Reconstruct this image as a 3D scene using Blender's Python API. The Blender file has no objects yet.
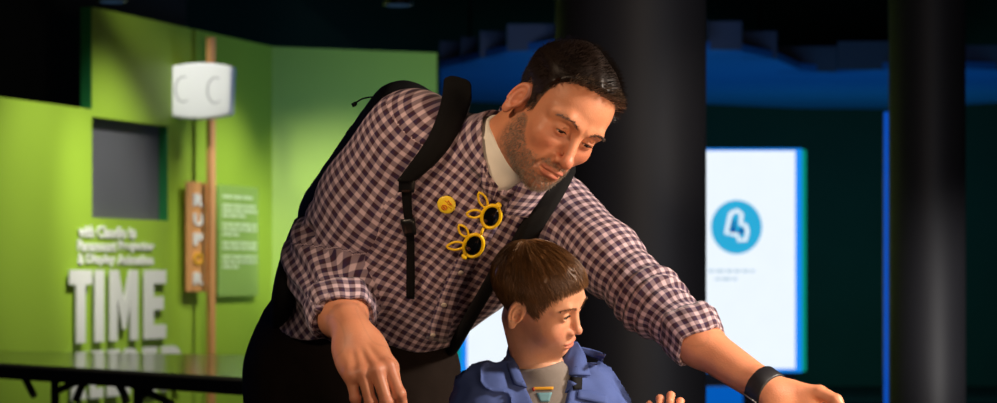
import bpy, math, random
import numpy as np
from mathutils import Vector, Matrix
from mathutils.bvhtree import BVHTree

rng = np.random.default_rng(11)
random.seed(5)
SC = bpy.context.scene
COL = SC.collection
A = lambda *v: np.array(v, float)

# ------------------------------------------------------------ camera model
F, CX, HY, CZ = 2249.0, 498.5, 270.0, 1.10

def W(px, py, Y):
    """a point at depth Y seen in that direction"""
    return A((px - CX) / F * Y, Y, CZ + (HY - py) / F * Y)

def raydir(px, py):
    return A((px - CX) / F, 1.0, (HY - py) / F)

CAM0 = A(0, 0, CZ)

def ray_plane(px, py, O, n):
    d = raydir(px, py)
    return CAM0 + d * (np.dot(O - CAM0, n) / np.dot(d, n))

def nrm(v):
    v = np.asarray(v, float)
    return v / (np.linalg.norm(v) + 1e-12)

# ------------------------------------------------------------ distance fields
def ln(v):
    return np.sqrt((v * v).sum(-1))

def sph(P, c, r):
    return ln(P - c) - r

def ell(P, c, r, R=None):
    q = P - c
    if R is not None:
        q = q @ R
    r = np.asarray(r, float)
    k0 = ln(q / r)
    k1 = ln(q / (r * r)) + 1e-9
    return k0 * (k0 - 1.0) / k1

def cap(P, a, b, ra, rb=None):
    rb = ra if rb is None else rb
    ba = b - a
    t = np.clip(((P - a) @ ba) / (ba @ ba), 0, 1)
    return ln(P - a - t[:, None] * ba) - (ra + (rb - ra) * t)

def rbox(P, c, half, r, R=None):
    q = P - c
    if R is not None:
        q = q @ R
    d = np.abs(q) - (np.asarray(half, float) - r)
    return ln(np.maximum(d, 0)) + np.minimum(d.max(1), 0) - r

def smin(a, b, k):
    h = np.clip(.5 + .5 * (b - a) / k, 0, 1)
    return b + (a - b) * h - k * h * (1 - h)

def smax(a, b, k):
    return -smin(-a, -b, k)

_lat = np.random.default_rng(3).random((32, 32, 32)) * 2 - 1

def noise(P):
    i = np.floor(P).astype(int)
    f = P - i
    f = f * f * (3 - 2 * f)
    x0, y0, z0 = (i & 31).T
    x1, y1, z1 = ((i + 1) & 31).T
    fx, fy, fz = f.T
    L = _lat
    c00 = L[x0, y0, z0] * (1 - fx) + L[x1, y0, z0] * fx
    c10 = L[x0, y1, z0] * (1 - fx) + L[x1, y1, z0] * fx
    c01 = L[x0, y0, z1] * (1 - fx) + L[x1, y0, z1] * fx
    c11 = L[x0, y1, z1] * (1 - fx) + L[x1, y1, z1] * fx
    return (c00 * (1 - fy) + c10 * fy) * (1 - fz) + (c01 * (1 - fy) + c11 * fy) * fz

_C8 = np.array([[i, j, k] for i in (0, 1) for j in (0, 1) for k in (0, 1)])
_E12 = [(a, b) for a in range(8) for b in range(a + 1, 8) if np.abs(_C8[a] - _C8[b]).sum() == 1]

def snet(f, lo, hi, h, B=12, slack=1.25, extra=0.0):
    """surface nets of the zero set of f, evaluated only in blocks near it"""
    lo = np.asarray(lo, float); hi = np.asarray(hi, float)
    nb = np.ceil((hi - lo) / (h * B)).astype(int)
    N = nb * B
    bi = np.stack(np.meshgrid(*[np.arange(n) for n in nb], indexing='ij'), -1).reshape(-1, 3)
    d = f(lo + (bi + .5) * B * h)
    bi = bi[np.abs(d) < B * h * .867 * slack + extra]
    g = np.stack(np.meshgrid(*[np.arange(B + 1)] * 3, indexing='ij'), -1).reshape(-1, 3)
    verts, ids, corners = [], [], []
    step = max(1, 250000 // len(g))
    for s in range(0, len(bi), step):
        b = bi[s:s + step]
        gi = (b[:, None, :] * B + g[None]).reshape(-1, 3)
        v = f(lo + gi * h).reshape(len(b), B + 1, B + 1, B + 1)
        cs = np.stack([v[:, c[0]:c[0] + B, c[1]:c[1] + B, c[2]:c[2] + B] for c in _C8], -1)
        neg = (cs < 0).sum(-1)
        m = (neg > 0) & (neg < 8)
        w = np.argwhere(m)
        if not len(w):
            continue
        cv = cs[m]
        cell = b[w[:, 0]] * B + w[:, 1:]
        acc = np.zeros((len(w), 3)); cnt = np.zeros(len(w))
        for a_, b_ in _E12:
            va, vb = cv[:, a_], cv[:, b_]
            x = (va < 0) != (vb < 0)
            t = np.where(x, va / np.where(x, va - vb, 1), 0)
            p = _C8[a_] + t[:, None] * (_C8[b_] - _C8[a_])
            acc += p * x[:, None]; cnt += x
        verts.append(lo + (cell + acc / cnt[:, None]) * h)
        ids.append((cell[:, 0] * N[1] + cell[:, 1]) * N[2] + cell[:, 2])
        corners.append(cv[:, [0, 4, 2, 1]])
    V = np.concatenate(verts); I = np.concatenate(ids); C = np.concatenate(corners)
    o = np.argsort(I); V, I, C = V[o], I[o], C[o]
    sx, sy, sz = N[1] * N[2], N[2], 1
    quads = []
    for e, (da, db) in zip((1, 2, 3), ((sy, sz), (sz, sx), (sx, sy))):
        inside = C[:, 0] < 0
        x = inside != (C[:, e] < 0)
        base = I[x]
        q = np.stack([base - da - db, base - db, base, base - da], 1)
        k = np.searchsorted(I, q); k = np.minimum(k, len(I) - 1)
        ok = (I[k] == q).all(1)
        k = k[ok]; ins = inside[x][ok]
        k[~ins] = k[~ins][:, ::-1]
        quads.append(k)
    return V, np.concatenate(quads)

def vnormals(V, Q):
    n = np.zeros_like(V)
    fn = np.cross(V[Q[:, 2]] - V[Q[:, 0]], V[Q[:, 3]] - V[Q[:, 1]])
    for c in range(4):
        np.add.at(n, Q[:, c], fn)
    return n / (ln(n)[:, None] + 1e-12)

# ------------------------------------------------------------ objects
def tag(o, label=None, cat=None, group=None, kind=None):
    if label: o['label'] = label
    if cat: o['category'] = cat
    if group: o['group'] = group
    if kind: o['kind'] = kind
    return o

def parent_to(o, p):
    o.parent = p
    if p.parent is None:
        o.matrix_parent_inverse = Matrix.Translation(-p.location)

def empty(name, loc, label=None, cat=None, group=None):
    o = bpy.data.objects.new(name, None)
    o.empty_display_size = .05
    o.location = loc
    COL.objects.link(o)
    return tag(o, label, cat, group)

def mk(name, V, Fc, mat, parent=None, uv=None, cols=None, smooth=True, fmat=None, base=None):
    V = np.asarray(V, float)
    loc = None
    if parent is None:
        lo, hi = V.min(0), V.max(0)
        loc = A((lo[0] + hi[0]) / 2, (lo[1] + hi[1]) / 2, lo[2]) if base is None else np.asarray(base, float)
        V = V - loc
    me = bpy.data.meshes.new(name)
    if isinstance(Fc, np.ndarray):
        nf, k = Fc.shape
        me.vertices.add(len(V)); me.vertices.foreach_set('co', V.astype(np.float32).ravel())
        me.loops.add(nf * k); me.loops.foreach_set('vertex_index', Fc.astype(np.int32).ravel())
        me.polygons.add(nf)
        me.polygons.foreach_set('loop_start', np.arange(0, nf * k, k, dtype=np.int32))
        me.polygons.foreach_set('loop_total', np.full(nf, k, np.int32))
        me.update(calc_edges=True)
    else:
        me.from_pydata([tuple(v) for v in V], [], [list(f) for f in Fc]); me.update()
    me.validate()
    mats = mat if isinstance(mat, (list, tuple)) else [mat]
    for m in mats:
        me.materials.append(m)
    if fmat is not None and len(fmat) == len(me.polygons):
        me.polygons.foreach_set('material_index', np.asarray(fmat, np.int32))
    me.polygons.foreach_set('use_smooth', np.full(len(me.polygons), bool(smooth)))
    if uv is not None:
        l = me.uv_layers.new(name='UVMap')
        idx = np.zeros(len(me.loops), np.int32); me.loops.foreach_get('vertex_index', idx)
        l.data.foreach_set('uv', np.asarray(uv)[idx].astype(np.float32).ravel())
    if cols is not None:
        at = me.color_attributes.new('Col', 'FLOAT_COLOR', 'POINT')
        c = np.ones((len(V), 4), np.float32); c[:, :3] = cols
        at.data.foreach_set('color', c.ravel())
    o = bpy.data.objects.new(name, me)
    COL.objects.link(o)
    if parent is None:
        o.location = loc
    else:
        parent_to(o, parent)
    return o

def grid_faces(m, n, closed_n=False, off=0):
    f = []
    for i in range(m - 1):
        for j in range(n if closed_n else n - 1):
            k = (j + 1) % n
            f.append((off + i * n + j, off + i * n + k, off + (i + 1) * n + k, off + (i + 1) * n + j))
    return f

def slab_from_grid(G, Nn, th):
    """thick sheet from a grid of points G (m,n,3), pushed out along Nn"""
    m, n, _ = G.shape
    top = (G + Nn * th).reshape(-1, 3); bot = G.reshape(-1, 3)
    V = np.concatenate([top, bot]); o = m * n
    f = grid_faces(m, n)
    f = f + [tuple(o + i for i in reversed(q)) for q in f]
    ring = [i for i in range(n)] + [i * n + n - 1 for i in range(1, m)] + [(m - 1) * n + j for j in range(n - 2, -1, -1)] + [i * n for i in range(m - 2, 0, -1)]
    for a_, b_ in zip(ring, ring[1:] + ring[:1]):
        f.append((b_, a_, o + a_, o + b_))
    return V, f

def tube(pts, r, closed=False, sides=8, flat=None):
    """V, F of a tube along pts; flat = (normal, ratio) squeezes it"""
    pts = np.asarray(pts, float); n = len(pts)
    rr = np.full(n, r) if np.isscalar(r) else np.asarray(r, float)
    V = []
    if closed:
        T = np.roll(pts, -1, 0) - np.roll(pts, 1, 0)
    else:
        T = np.gradient(pts, axis=0)
    T = T / (ln(T)[:, None] + 1e-12)
    ref = A(0, 0, 1) if abs(T[0] @ A(0, 0, 1)) < .9 else A(1, 0, 0)
    u = nrm(np.cross(T[0], ref))
    for i in range(n):
        u = nrm(u - T[i] * (u @ T[i])); w = np.cross(T[i], u)
        for s in range(sides):
            a = 2 * math.pi * s / sides
            V.append(pts[i] + rr[i] * (math.cos(a) * u + math.sin(a) * w))
    f = []
    for i in range(n if closed else n - 1):
        k = (i + 1) % n
        for s in range(sides):
            t = (s + 1) % sides
            f.append((i * sides + s, i * sides + t, k * sides + t, k * sides + s))
    if not closed:
        f.append(tuple(range(sides))[::-1]); f.append(tuple(range((n - 1) * sides, n * sides)))
    return np.array(V), f

def join(*parts):
    V, Fc, o = [], [], 0
    for v, f in parts:
        V.append(np.asarray(v, float)); Fc += [tuple(o + i for i in q) for q in f]; o += len(v)
    return np.concatenate(V), Fc

def box(c, half, R=None):
    c = np.asarray(c, float)
    q = np.array([[x, y, z] for x in (-1, 1) for y in (-1, 1) for z in (-1, 1)]) * np.asarray(half, float)
    if R is not None:
        q = q @ np.asarray(R).T
    f = [(0, 1, 3, 2), (4, 6, 7, 5), (0, 4, 5, 1), (2, 3, 7, 6), (0, 2, 6, 4), (1, 5, 7, 3)]
    return q + c, f

def prism(poly, ax, ay, n, O, depth):
    """polygon (2D list) in the plane O + x ax + y ay, thickened by depth along n"""
    p = np.array([O + x * ax + y * ay for x, y in poly]); k = len(p)
    V = np.concatenate([p, p + n * depth])
    f = [tuple(range(k))[::-1], tuple(range(k, 2 * k))]
    for i in range(k):
        j = (i + 1) % k
        f.append((i, j, k + j, k + i))
    return V, f

def bevel(o, w=.004, seg=2):
    m = o.modifiers.new('bevel', 'BEVEL'); m.width = w; m.segments = seg; m.limit_method = 'ANGLE'
    return o

def uvsphere(c, r, R=None, nu=24, nv=16):
    r = np.full(3, r) if np.isscalar(r) else np.asarray(r, float)
    V = []
    for i in range(nv + 1):
        t = math.pi * i / nv
        for j in range(nu):
            p = 2 * math.pi * j / nu
            V.append([math.sin(t) * math.cos(p), math.sin(t) * math.sin(p), math.cos(t)])
    V = np.array(V) * r
    if R is not None:
        V = V @ np.asarray(R).T
    return V + c, grid_faces(nv + 1, nu, True)

# ------------------------------------------------------------ materials
def srgb(*c):
    c = np.array(c, float) / 255
    return tuple(np.where(c <= .04045, c / 12.92, ((c + .055) / 1.055) ** 2.4))

class NT:
    def __init__(s, name):
        s.m = bpy.data.materials.new(name); s.m.use_nodes = True
        s.t = s.m.node_tree; s.t.nodes.clear()
        s.out = s.t.nodes.new('ShaderNodeOutputMaterial')
    def n(s, typ, **kw):
        x = s.t.nodes.new(typ)
        for k, v in kw.items():
            setattr(x, k, v)
        return x
    def put(s, sock, v):
        if isinstance(v, bpy.types.NodeSocket):
            s.t.links.new(v, sock)
        elif isinstance(v, (tuple, list)) and len(v) == 3 and sock.type == 'RGBA':
            sock.default_value = (*v, 1)
        else:
            sock.default_value = v
    def math(s, op, a, b=None, c=None):
        x = s.n('ShaderNodeMath', operation=op)
        for i, v in enumerate((a, b, c)):
            if v is not None: s.put(x.inputs[i], v)
        return x.outputs[0]
    def mix(s, f, a, b, mode='MIX'):
        x = s.n('ShaderNodeMix', data_type='RGBA', blend_type=mode)
        s.put(x.inputs[0], f); s.put(x.inputs[6], a); s.put(x.inputs[7], b)
        return x.outputs[2]
    def ramp(s, f, lo, hi):
        x = s.n('ShaderNodeMapRange'); x.interpolation_type = 'SMOOTHSTEP'
        s.put(x.inputs[0], f); x.inputs[1].default_value = lo; x.inputs[2].default_value = hi
        return x.outputs[0]
    def noise(s, scale, detail=2, vec=None, rough=.5):
        x = s.n('ShaderNodeTexNoise'); x.inputs['Scale'].default_value = scale
        x.inputs['Detail'].default_value = detail; x.inputs['Roughness'].default_value = rough
        if vec is None:
            vec = s.n('ShaderNodeTexCoord').outputs['Object']
        s.put(x.inputs['Vector'], vec)
        return x.outputs[0]
    def bump(s, h, strength, dist=.002):
        x = s.n('ShaderNodeBump'); x.inputs['Strength'].default_value = strength
        x.inputs['Distance'].default_value = dist; s.put(x.inputs['Height'], h)
        return x.outputs[0]
    def bsdf(s, col, rough=.6, normal=None, **kw):
        b = s.n('ShaderNodeBsdfPrincipled')
        s.put(b.inputs['Base Color'], col); s.put(b.inputs['Roughness'], rough)
        if normal is not None: s.put(b.inputs['Normal'], normal)
        for k, v in kw.items():
            s.put(b.inputs[k], v)
        s.t.links.new(b.outputs[0], s.out.inputs[0])
        return s.m

def mat(name, col, rough=.6, var=.12, scale=40, bump=0.0, bscale=None, **kw):
    t = NT(name)
    f = t.noise(scale, 3)
    c = t.mix(f, tuple(x * (1 - var) for x in col), tuple(min(1, x * (1 + var)) for x in col))
    nn = t.bump(t.noise(bscale or scale * 4, 3), bump) if bump else None
    return t.bsdf(c, rough, nn, **kw)

def emit(name, col, strength, edge=0):
    t = NT(name)
    e = t.n('ShaderNodeEmission')
    f = t.noise(6, 1)
    t.put(e.inputs[0], t.mix(f, tuple(x * .96 for x in col), col)); e.inputs[1].default_value = strength
    t.t.links.new(e.outputs[0], t.out.inputs[0])
    return t.m

def plaid(name, period, cA, cB, cPale, mid):
    """two-way check woven from dark bands on a pale ground"""
    t = NT(name)
    uv = t.n('ShaderNodeUVMap').outputs[0]
    wob = t.n('ShaderNodeTexNoise'); wob.inputs['Scale'].default_value = 14; wob.inputs['Detail'].default_value = 1
    t.put(wob.inputs['Vector'], uv)
    vm = t.n('ShaderNodeVectorMath', operation='MULTIPLY_ADD')
    t.put(vm.inputs[0], wob.outputs[1]); vm.inputs[1].default_value = (.010, .010, 0); t.put(vm.inputs[2], uv)
    sp = t.n('ShaderNodeSeparateXYZ'); t.put(sp.inputs[0], vm.outputs[0])
    band, hue = [], []
    for k in (0, 1):
        x = t.math('DIVIDE', sp.outputs[k], period)
        tri = t.math('PINGPONG', x, .5)
        band.append(t.ramp(tri, .17, .28))
        hue.append(t.ramp(t.math('PINGPONG', t.math('MULTIPLY', x, .5), .5), .2, .3))
    weave = t.noise(900, 1, uv)
    dark0 = t.mix(hue[0], cA, cB); dark1 = t.mix(hue[1], cA, cB)
    m0 = t.mix(mid, cPale, dark0); m1 = t.mix(mid, cPale, dark1)
    both = t.mix(.5, dark0, dark1)
    row0 = t.mix(band[0], cPale, m0)
    row1 = t.mix(band[0], m1, both)
    c = t.mix(band[1], row0, row1)
    c = t.mix(t.math('MULTIPLY', weave, .22), c, (0.02, .015, .03))
    nn = t.bump(t.noise(500, 2, uv), .25, .001)
    return t.bsdf(c, .85, nn, **{'Sheen Weight': .15})

def skin(name):
    t = NT(name)
    a = t.n('ShaderNodeAttribute'); a.attribute_name = 'Col'
    f = t.noise(160, 3); f2 = t.noise(28, 2)
    c = t.mix(t.math('MULTIPLY', t.ramp(f2, .4, .75), .22), a.outputs[0], (.50, .15, .09))
    c = t.mix(t.math('MULTIPLY', f, .16), c, (.30, .12, .07))
    nn = t.bump(t.noise(420, 3), .35, .0012)
    return t.bsdf(c, .48, nn, **{'Subsurface Weight': .12, 'Subsurface Radius': (1, .35, .2), 'Subsurface Scale': .012})

def hairmat(name, c0, c1, rough=.42):
    t = NT(name)
    g = t.n('ShaderNodeNewGeometry')
    rnd = g.outputs['Random Per Island']
    f = t.noise(60, 2)
    c = t.mix(t.math('MULTIPLY', t.math('ADD', rnd, f), .5), c0, c1)
    return t.bsdf(c, rough, None)
# ------------------------------------------------------------ figures: heads, hair, hands
class Head:
    """local axes: x = the person's left, y = back, z = up; origin between the ears; adult metres"""
    def __init__(s, pos, left, fwd, scale, kid):
        f = nrm(fwd); l = np.asarray(left, float); l = nrm(l - f * (l @ f)); u = np.cross(l, -f)
        s.R = np.stack([l, -f, u], 1); s.pos = np.asarray(pos, float); s.s = scale; s.kid = kid
    def loc(s, P): return (P - s.pos) @ s.R / s.s
    def wor(s, q): return np.asarray(q, float) * s.s @ s.R.T + s.pos
    def skull(s, q):
        k = s.kid
        d = ell(q, A(0, .014, .054), (.074 + .004 * k, .096, .083))
        d = smin(d, ell(q, A(0, -.034, .052), (.063 + .004 * k, .060, .064)), .03)
        return d
    def face(s, q):
        k = s.kid; mx = np.abs(q) * A(1, 0, 0) + q * A(0, 1, 1)
        d = s.skull(q)
        d = smin(d, ell(q, A(0, -.030, -.016), (.061 + .003 * k, .062, .072)), .03)
        if not k:
            d = smin(d, ell(q, A(0, -.036, -.064), (.050, .050, .040)), .025)
            d = smin(d, ell(mx, A(.044, .0, -.052), (.017, .028, .028)), .03)
            d = smin(d, ell(q, A(0, -.076, -.088), (.024, .017, .018)), .022)
            d = smin(d, sph(mx, A(.043, -.064, -.010), .019), .022)
        else:
            d = smin(d, ell(q, A(0, -.038, -.058), (.046, .046, .040)), .03)
            d = smin(d, ell(q, A(0, -.072, -.083), (.018, .016, .016)), .024)
            d = smin(d, sph(mx, A(.036, -.058, -.026), .026), .024)
        # muzzle
        d = smin(d, ell(q, A(0, -.074, -.052), (.030, .022, .028)), .02)
        # brow
        br = cap(mx, A(.010, -.090, .036), A(.034, -.086, .041), .010, .009)
        br = smin(br, cap(mx, A(.034, -.086, .041), A(.054, -.066, .034), .009, .008), .01)
        d = smin(d, br + (.004 if k else 0), .014)
        # sockets, eyes and lids
        ec = A(.0315, -.078, .018)
        d = smax(d, -ell(mx, A(.031, -.100, .016), (.021, .017, .0135)), .014)
        lid = sph(mx, ec, .0148)
        d = smin(d, lid, .005)
        slit = ell(mx, A(.0315, -.092, s.slz), (.0125, .012, s.slh))
        d = smax(d, -smax(slit, -sph(mx, ec, .0118), .001), .0016)
        # lid crease
        d = smax(d, -ell(mx, A(.0315, -.0935, s.slz + .0088), (.0135, .0045, .0011)), .003)
        # nose
        tip = -.115 if not k else -.108
        nz = -.024 if not k else -.020
        rt = .0112 if not k else .0098
        nose = cap(q, A(0, -.089, .026), A(0, tip + .004, nz + .004), .0072, rt - .001)
        nose = smin(nose, sph(q, A(0, tip, nz), rt), .006)
        nose = smin(nose, ell(mx, A(.0125, -.099 + .003 * k, nz - .005), (.0078, .0105, .0075)), .006)
        nose = smin(nose, cap(q, A(0, -.094, nz - .010), A(0, -.088, -.042), .006, .004), .008)
        d = smin(d, nose, .010)
        d = smax(d, -ell(mx, A(.0065, -.106 + .003 * k, nz - .0135), (.0036, .0055, .0035)), .003)
        # smile fold
        if not k: d = smax(d, -cap(mx, A(.018, -.098, -.030), A(.031, -.083, -.060), .0022), .008)
        # lips
        up = ell(mx, A(.006, -.0945, -.0525), (.019, .0075, .0052))
        lo = ell(q, A(0, -.0935, -.0625), (.0205, .0085, .0064))
        lips = smin(up, lo, .003)
        d = smin(d, lips, .004)
        m = cap(mx, A(0, -.1035, -.0572), A(.012, -.1000, -.0570), .0012)
        m = np.minimum(m, cap(mx, A(.012, -.1000, -.0570), A(.0245, -.0900, -.0585), .0014))
        d = smax(d, -m, .003)
        # dip under the lower lip
        d = smax(d, -ell(q, A(0, -.0985, -.0745), (.016, .006, .004)), .007)
        return d
    def ear(s, q):
        mx = np.abs(q) * A(1, 0, 0) + q * A(0, 1, 1)
        c = A(.079, .012, .004); t = .42; tl = .20
        n = nrm(A(math.cos(t), -math.sin(t), .12)); b = nrm(A(math.sin(t), math.cos(t), 0)); b = nrm(b - n * (b @ n)); u = np.cross(n, b)
        b2 = b * math.cos(tl) + u * math.sin(tl); u2 = -b * math.sin(tl) + u * math.cos(tl)
        u2 = u2 if u2[2] > 0 else -u2
        r = (mx - c) @ np.stack([n, b2, u2], 1)
        y, z = r[:, 1], r[:, 2]
        w = .0175 + .0035 * np.clip(z / .03, -1, 1)
        rad = np.sqrt((y / w) ** 2 + (z / .032) ** 2) + 1e-6
        ring = (rad - 1) * .021
        depth = np.abs(r[:, 0]) - .0022
        disc = smax(ring, depth, .003)
        rim = np.sqrt((ring + .0038) ** 2 + (r[:, 0] - .0042) ** 2) - .0036
        rim = np.where(z < -.018, rim + .002, rim)
        anti = np.sqrt((((np.sqrt(((y + .003) / (w * .55)) ** 2 + ((z + .002) / .019) ** 2) - 1) * .010)) ** 2 + (r[:, 0] - .0030) ** 2) - .0027
        lobe = ell(r, A(.001, -.002, -.029), (.0045, .0085, .0085))
        trag = ell(r, A(.004, -.0125, -.005), (.004, .004, .007))
        d = smin(disc, rim, .003); d = smin(d, anti, .003); d = smin(d, lobe, .006); d = smin(d, trag, .004)
        root = ell(mx, A(.065, .010, .0), (.012, .010, .022))
        d = smin(d, root, .006)
        return smax(d, -ell(r, A(.0055, -.005, -.006), (.0062, .0065, .0095)), .002)
    def full(s, q):
        d = s.face(q)
        return smin(d, s.ear(q), .006)

def hairline(q, tab, x_rise=0.0):
    ys, zs = zip(*tab)
    return q[:, 2] - np.interp(q[:, 1], ys, zs) + x_rise * np.abs(q[:, 0])

def strands(R0, D, L, r0, seg=5, sides=3, jit=0.0):
    """R0 (n,seg+1,3) centre lines -> tapered tubes"""
    n, m, _ = R0.shape
    T = np.gradient(R0, axis=1); T /= ln(T)[..., None] + 1e-12
    ref = np.broadcast_to(A(.3, .5, .81), T.shape)
    u = np.cross(T, ref); u /= ln(u)[..., None] + 1e-9
    w = np.cross(T, u)
    rad = r0[:, None] * np.linspace(1, .25, m)[None] if not np.isscalar(r0) else r0 * np.broadcast_to(np.linspace(1, .25, m), (n, m))
    V = []
    for k in range(sides):
        a = 2 * math.pi * k / sides
        V.append(R0 + rad[..., None] * (math.cos(a) * u + math.sin(a) * w))
    V = np.stack(V, 2)                                   # n,m,sides,3
    idx = np.arange(n * m * sides).reshape(n, m, sides)
    q = []
    for k in range(sides):
        k2 = (k + 1) % sides
        q.append(np.stack([idx[:, :-1, k], idx[:, :-1, k2], idx[:, 1:, k2], idx[:, 1:, k]], -1).reshape(-1, 4))
    return V.reshape(-1, 3), np.concatenate(q)

def grow(head, f, roots, dirs, length, seg, lift, gravity=None, hug=.0):
    """march strands over the level sets of f (head-local)"""
    p = roots.copy(); d = dirs.copy(); out = [p.copy()]
    for i in range(seg):
        t = (i + 1) / seg
        p = p + d * (length / seg)[:, None]
        e = 1e-3
        v = f(p)
        g = np.stack([f(p + A(e, 0, 0)) - v, f(p + A(0, e, 0)) - v, f(p + A(0, 0, e)) - v], 1) / e
        g /= ln(g)[:, None] + 1e-9
        tgt = lift * (1 + .0 * t) if np.isscalar(lift) else lift * 1.0
        corr = np.maximum(tgt - v, 0) + hug * np.minimum(tgt - v, 0)
        p = p + g * corr[:, None]
        if gravity is not None:
            d = d + gravity * (1.0 / seg)
        d = d - g * ((d * g).sum(1) * .5 * hug)[:, None]
        d /= ln(d)[:, None] + 1e-9
        out.append(p.copy())
    return np.stack(out, 1)

def sample_on(f, n, lo, hi, cond):
    """random points on the zero set of f satisfying cond"""
    got = []; c = 0
    while c < n:
        p = rng.uniform(lo, hi, (n * 6, 3))
        v = f(p)
        p = p[np.abs(v) < .012]
        for _ in range(3):
            v = f(p); e = 5e-4
            g = np.stack([f(p + A(e, 0, 0)) - v, f(p + A(0, e, 0)) - v, f(p + A(0, 0, e)) - v], 1) / e
            p = p - g * (v / ((g * g).sum(1) + 1e-6))[:, None]
        p = p[cond(p)]
        got.append(p); c += len(p)
        if len(p) == 0: break
    p = np.concatenate(got)[:n]
    v = f(p); e = 5e-4
    g = np.stack([f(p + A(e, 0, 0)) - v, f(p + A(0, e, 0)) - v, f(p + A(0, 0, e)) - v], 1) / e
    return p, g / (ln(g)[:, None] + 1e-9)

def rotv(v, ax, a):
    ax = nrm(ax); return v * math.cos(a) + np.cross(ax, v) * math.sin(a) + ax * (ax @ v) * (1 - math.cos(a))

class Hand:
    """x: wrist to knuckles, y: thumb side, z: back of the hand"""
    def __init__(s, wrist, x, y, z_hint_sign, scale, bends, thumb, spread=(.08, .0, -.07, -.16)):
        x = nrm(x); y = np.asarray(y, float); y = nrm(y - x * (x @ y)); z = np.cross(x, y) * z_hint_sign
        s.R = np.stack([x, y, z], 1); s.o = np.asarray(wrist, float); s.s = scale
        mcp = [A(.092, .029, .0), A(.097, .009, .004), A(.091, -.011, .002), A(.082, -.029, -.003)]
        lens = [(.043, .026, .021), (.047, .030, .022), (.043, .028, .021), (.034, .021, .019)]
        rad = [.0098, .0100, .0094, .0082]
        s.ch = []; s.nails = []
        for m, l, r, b, sp in zip(mcp, lens, rad, bends, spread):
            d = A(math.cos(sp), math.sin(sp), 0); p = m; pts = [p]; ax = A(-math.sin(sp), math.cos(sp), 0)
            a = 0
            for k in range(3):
                a += b[k]; dd = rotv(d, ax, a); p = p + dd * l[k]; pts.append(p)
            up = rotv(A(0, 0, 1), ax, a)
            s.ch.append((pts, r)); s.nails.append((pts[3] - rotv(d, ax, a) * .006 + up * r * .62, rotv(d, ax, a), up, r))
        pts = [A(.022, .022, -.008)]
        for dv, L in zip(thumb, (.046, .034, .027)):
            pts.append(pts[-1] + nrm(dv) * L)
        s.th = pts
    def wor(s, q): return np.asarray(q) * s.s @ s.R.T + s.o
    def sdf(s, P):
        q = (P - s.o) @ s.R / s.s
        d = rbox(q, A(.052, .0, -.001), (.046, .036, .0125), .012)
        d = smin(d, ell(q, A(.05, -.028, -.008), (.042, .014, .014)), .012)
        d = smin(d, ell(q, A(.038, .024, -.010), (.034, .018, .016)), .014)
        d = smin(d, cap(q, A(-.03, 0, 0), A(.02, .0, .0), .023, .025) , .02)
        for (pts, r) in s.ch:
            d = smin(d, sph(q, pts[0] + A(-.002, 0, .002), r * 1.12), .008)
            d = smin(d, cap(q, A(.03, pts[0][1] * .45, .009), pts[0] + A(0, 0, .006), .0035, .004), .006)
            f = cap(q, pts[0], pts[1], r * 1.02, r * .94)
            f = smin(f, cap(q, pts[1], pts[2], r * .95, r * .86), .003)
            f = smin(f, cap(q, pts[2], pts[3] - nrm(pts[3] - pts[2]) * r * .6, r * .87, r * .72), .003)
            f = smin(f, sph(q, pts[1], r * 1.0), .003)
            d = smin(d, f, .0045)
        t = s.th
        f = cap(q, t[0], t[1], .0165, .0125)
        f = smin(f, cap(q, t[1], t[2], .0122, .0108), .004)
        f = smin(f, cap(q, t[2], t[3] - nrm(t[3] - t[2]) * .006, .0108, .0082), .004)
        d = smin(d, f, .008)
        return d * s.s
    def nail_mesh(s):
        parts = []
        for c, d, up, r in s.nails:
            R = np.stack([d, np.cross(up, d), up], 1)
            v, f = uvsphere(A(0, 0, 0), A(.0065, r * .62, .0022), None, 12, 8)
            parts.append((s.wor(v @ R.T + c), f))
        return join(*parts)
# ------------------------------------------------------------ shared materials
M_skin = skin('skin')
M_skin_kid = M_skin
M_black_hair = hairmat('dark_brown_hair', srgb(18, 12, 10), srgb(40, 27, 20))
M_grey_hair = hairmat('greying_stubble', srgb(78, 60, 48), srgb(176, 156, 138), .6)
M_boy_hair = hairmat('light_brown_hair', srgb(58, 36, 20), srgb(136, 92, 50), .38)
M_brow = hairmat('brown_brow', srgb(48, 32, 24), srgb(96, 68, 50), .5)
M_side_hair = hairmat('greying_side_hair', srgb(36, 26, 20), srgb(96, 78, 64), .5)
M_sclera = mat('eye_white', srgb(226, 214, 204), .15, .03)
M_iris = mat('iris_brown', srgb(72, 46, 28), .12, .2, 900)
M_pupil = mat('pupil_black', (.004, .004, .004), .06, 0)
M_shirt = plaid('checked_cotton', .0164, srgb(60, 18, 36), srgb(48, 22, 66), srgb(218, 190, 198), .63)
M_tee = mat('white_jersey', srgb(232, 226, 214), .85, .05, 60, .2, 700)
M_trouser = mat('dark_brown_twill', srgb(36, 28, 24), .9, .2, 50, .3, 800, **{'Specular IOR Level': .1})
M_webbing = mat('black_webbing', srgb(12, 11, 12), .85, .2, 60, .5, 1400, **{'Specular IOR Level': .2})
M_nylon = mat('black_nylon', srgb(15, 15, 17), .8, .25, 30, .3, 900, **{'Specular IOR Level': .2})
M_plastic = mat('black_plastic', srgb(20, 20, 22), .35, .1)
M_nail = mat('nail', srgb(226, 172, 152), .3, .04)

class Frame:
    def __init__(s, O, a, l):
        s.O = np.asarray(O, float); s.a = nrm(a); l = np.asarray(l, float); s.l = nrm(l - s.a * (l @ s.a)); s.f = -np.cross(s.a, s.l)
        s.R = np.stack([s.l, s.f, s.a], 1)
    def loc(s, P): return (P - s.O) @ s.R
    def wor(s, q): return np.asarray(q, float) @ s.R.T + s.O

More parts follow.
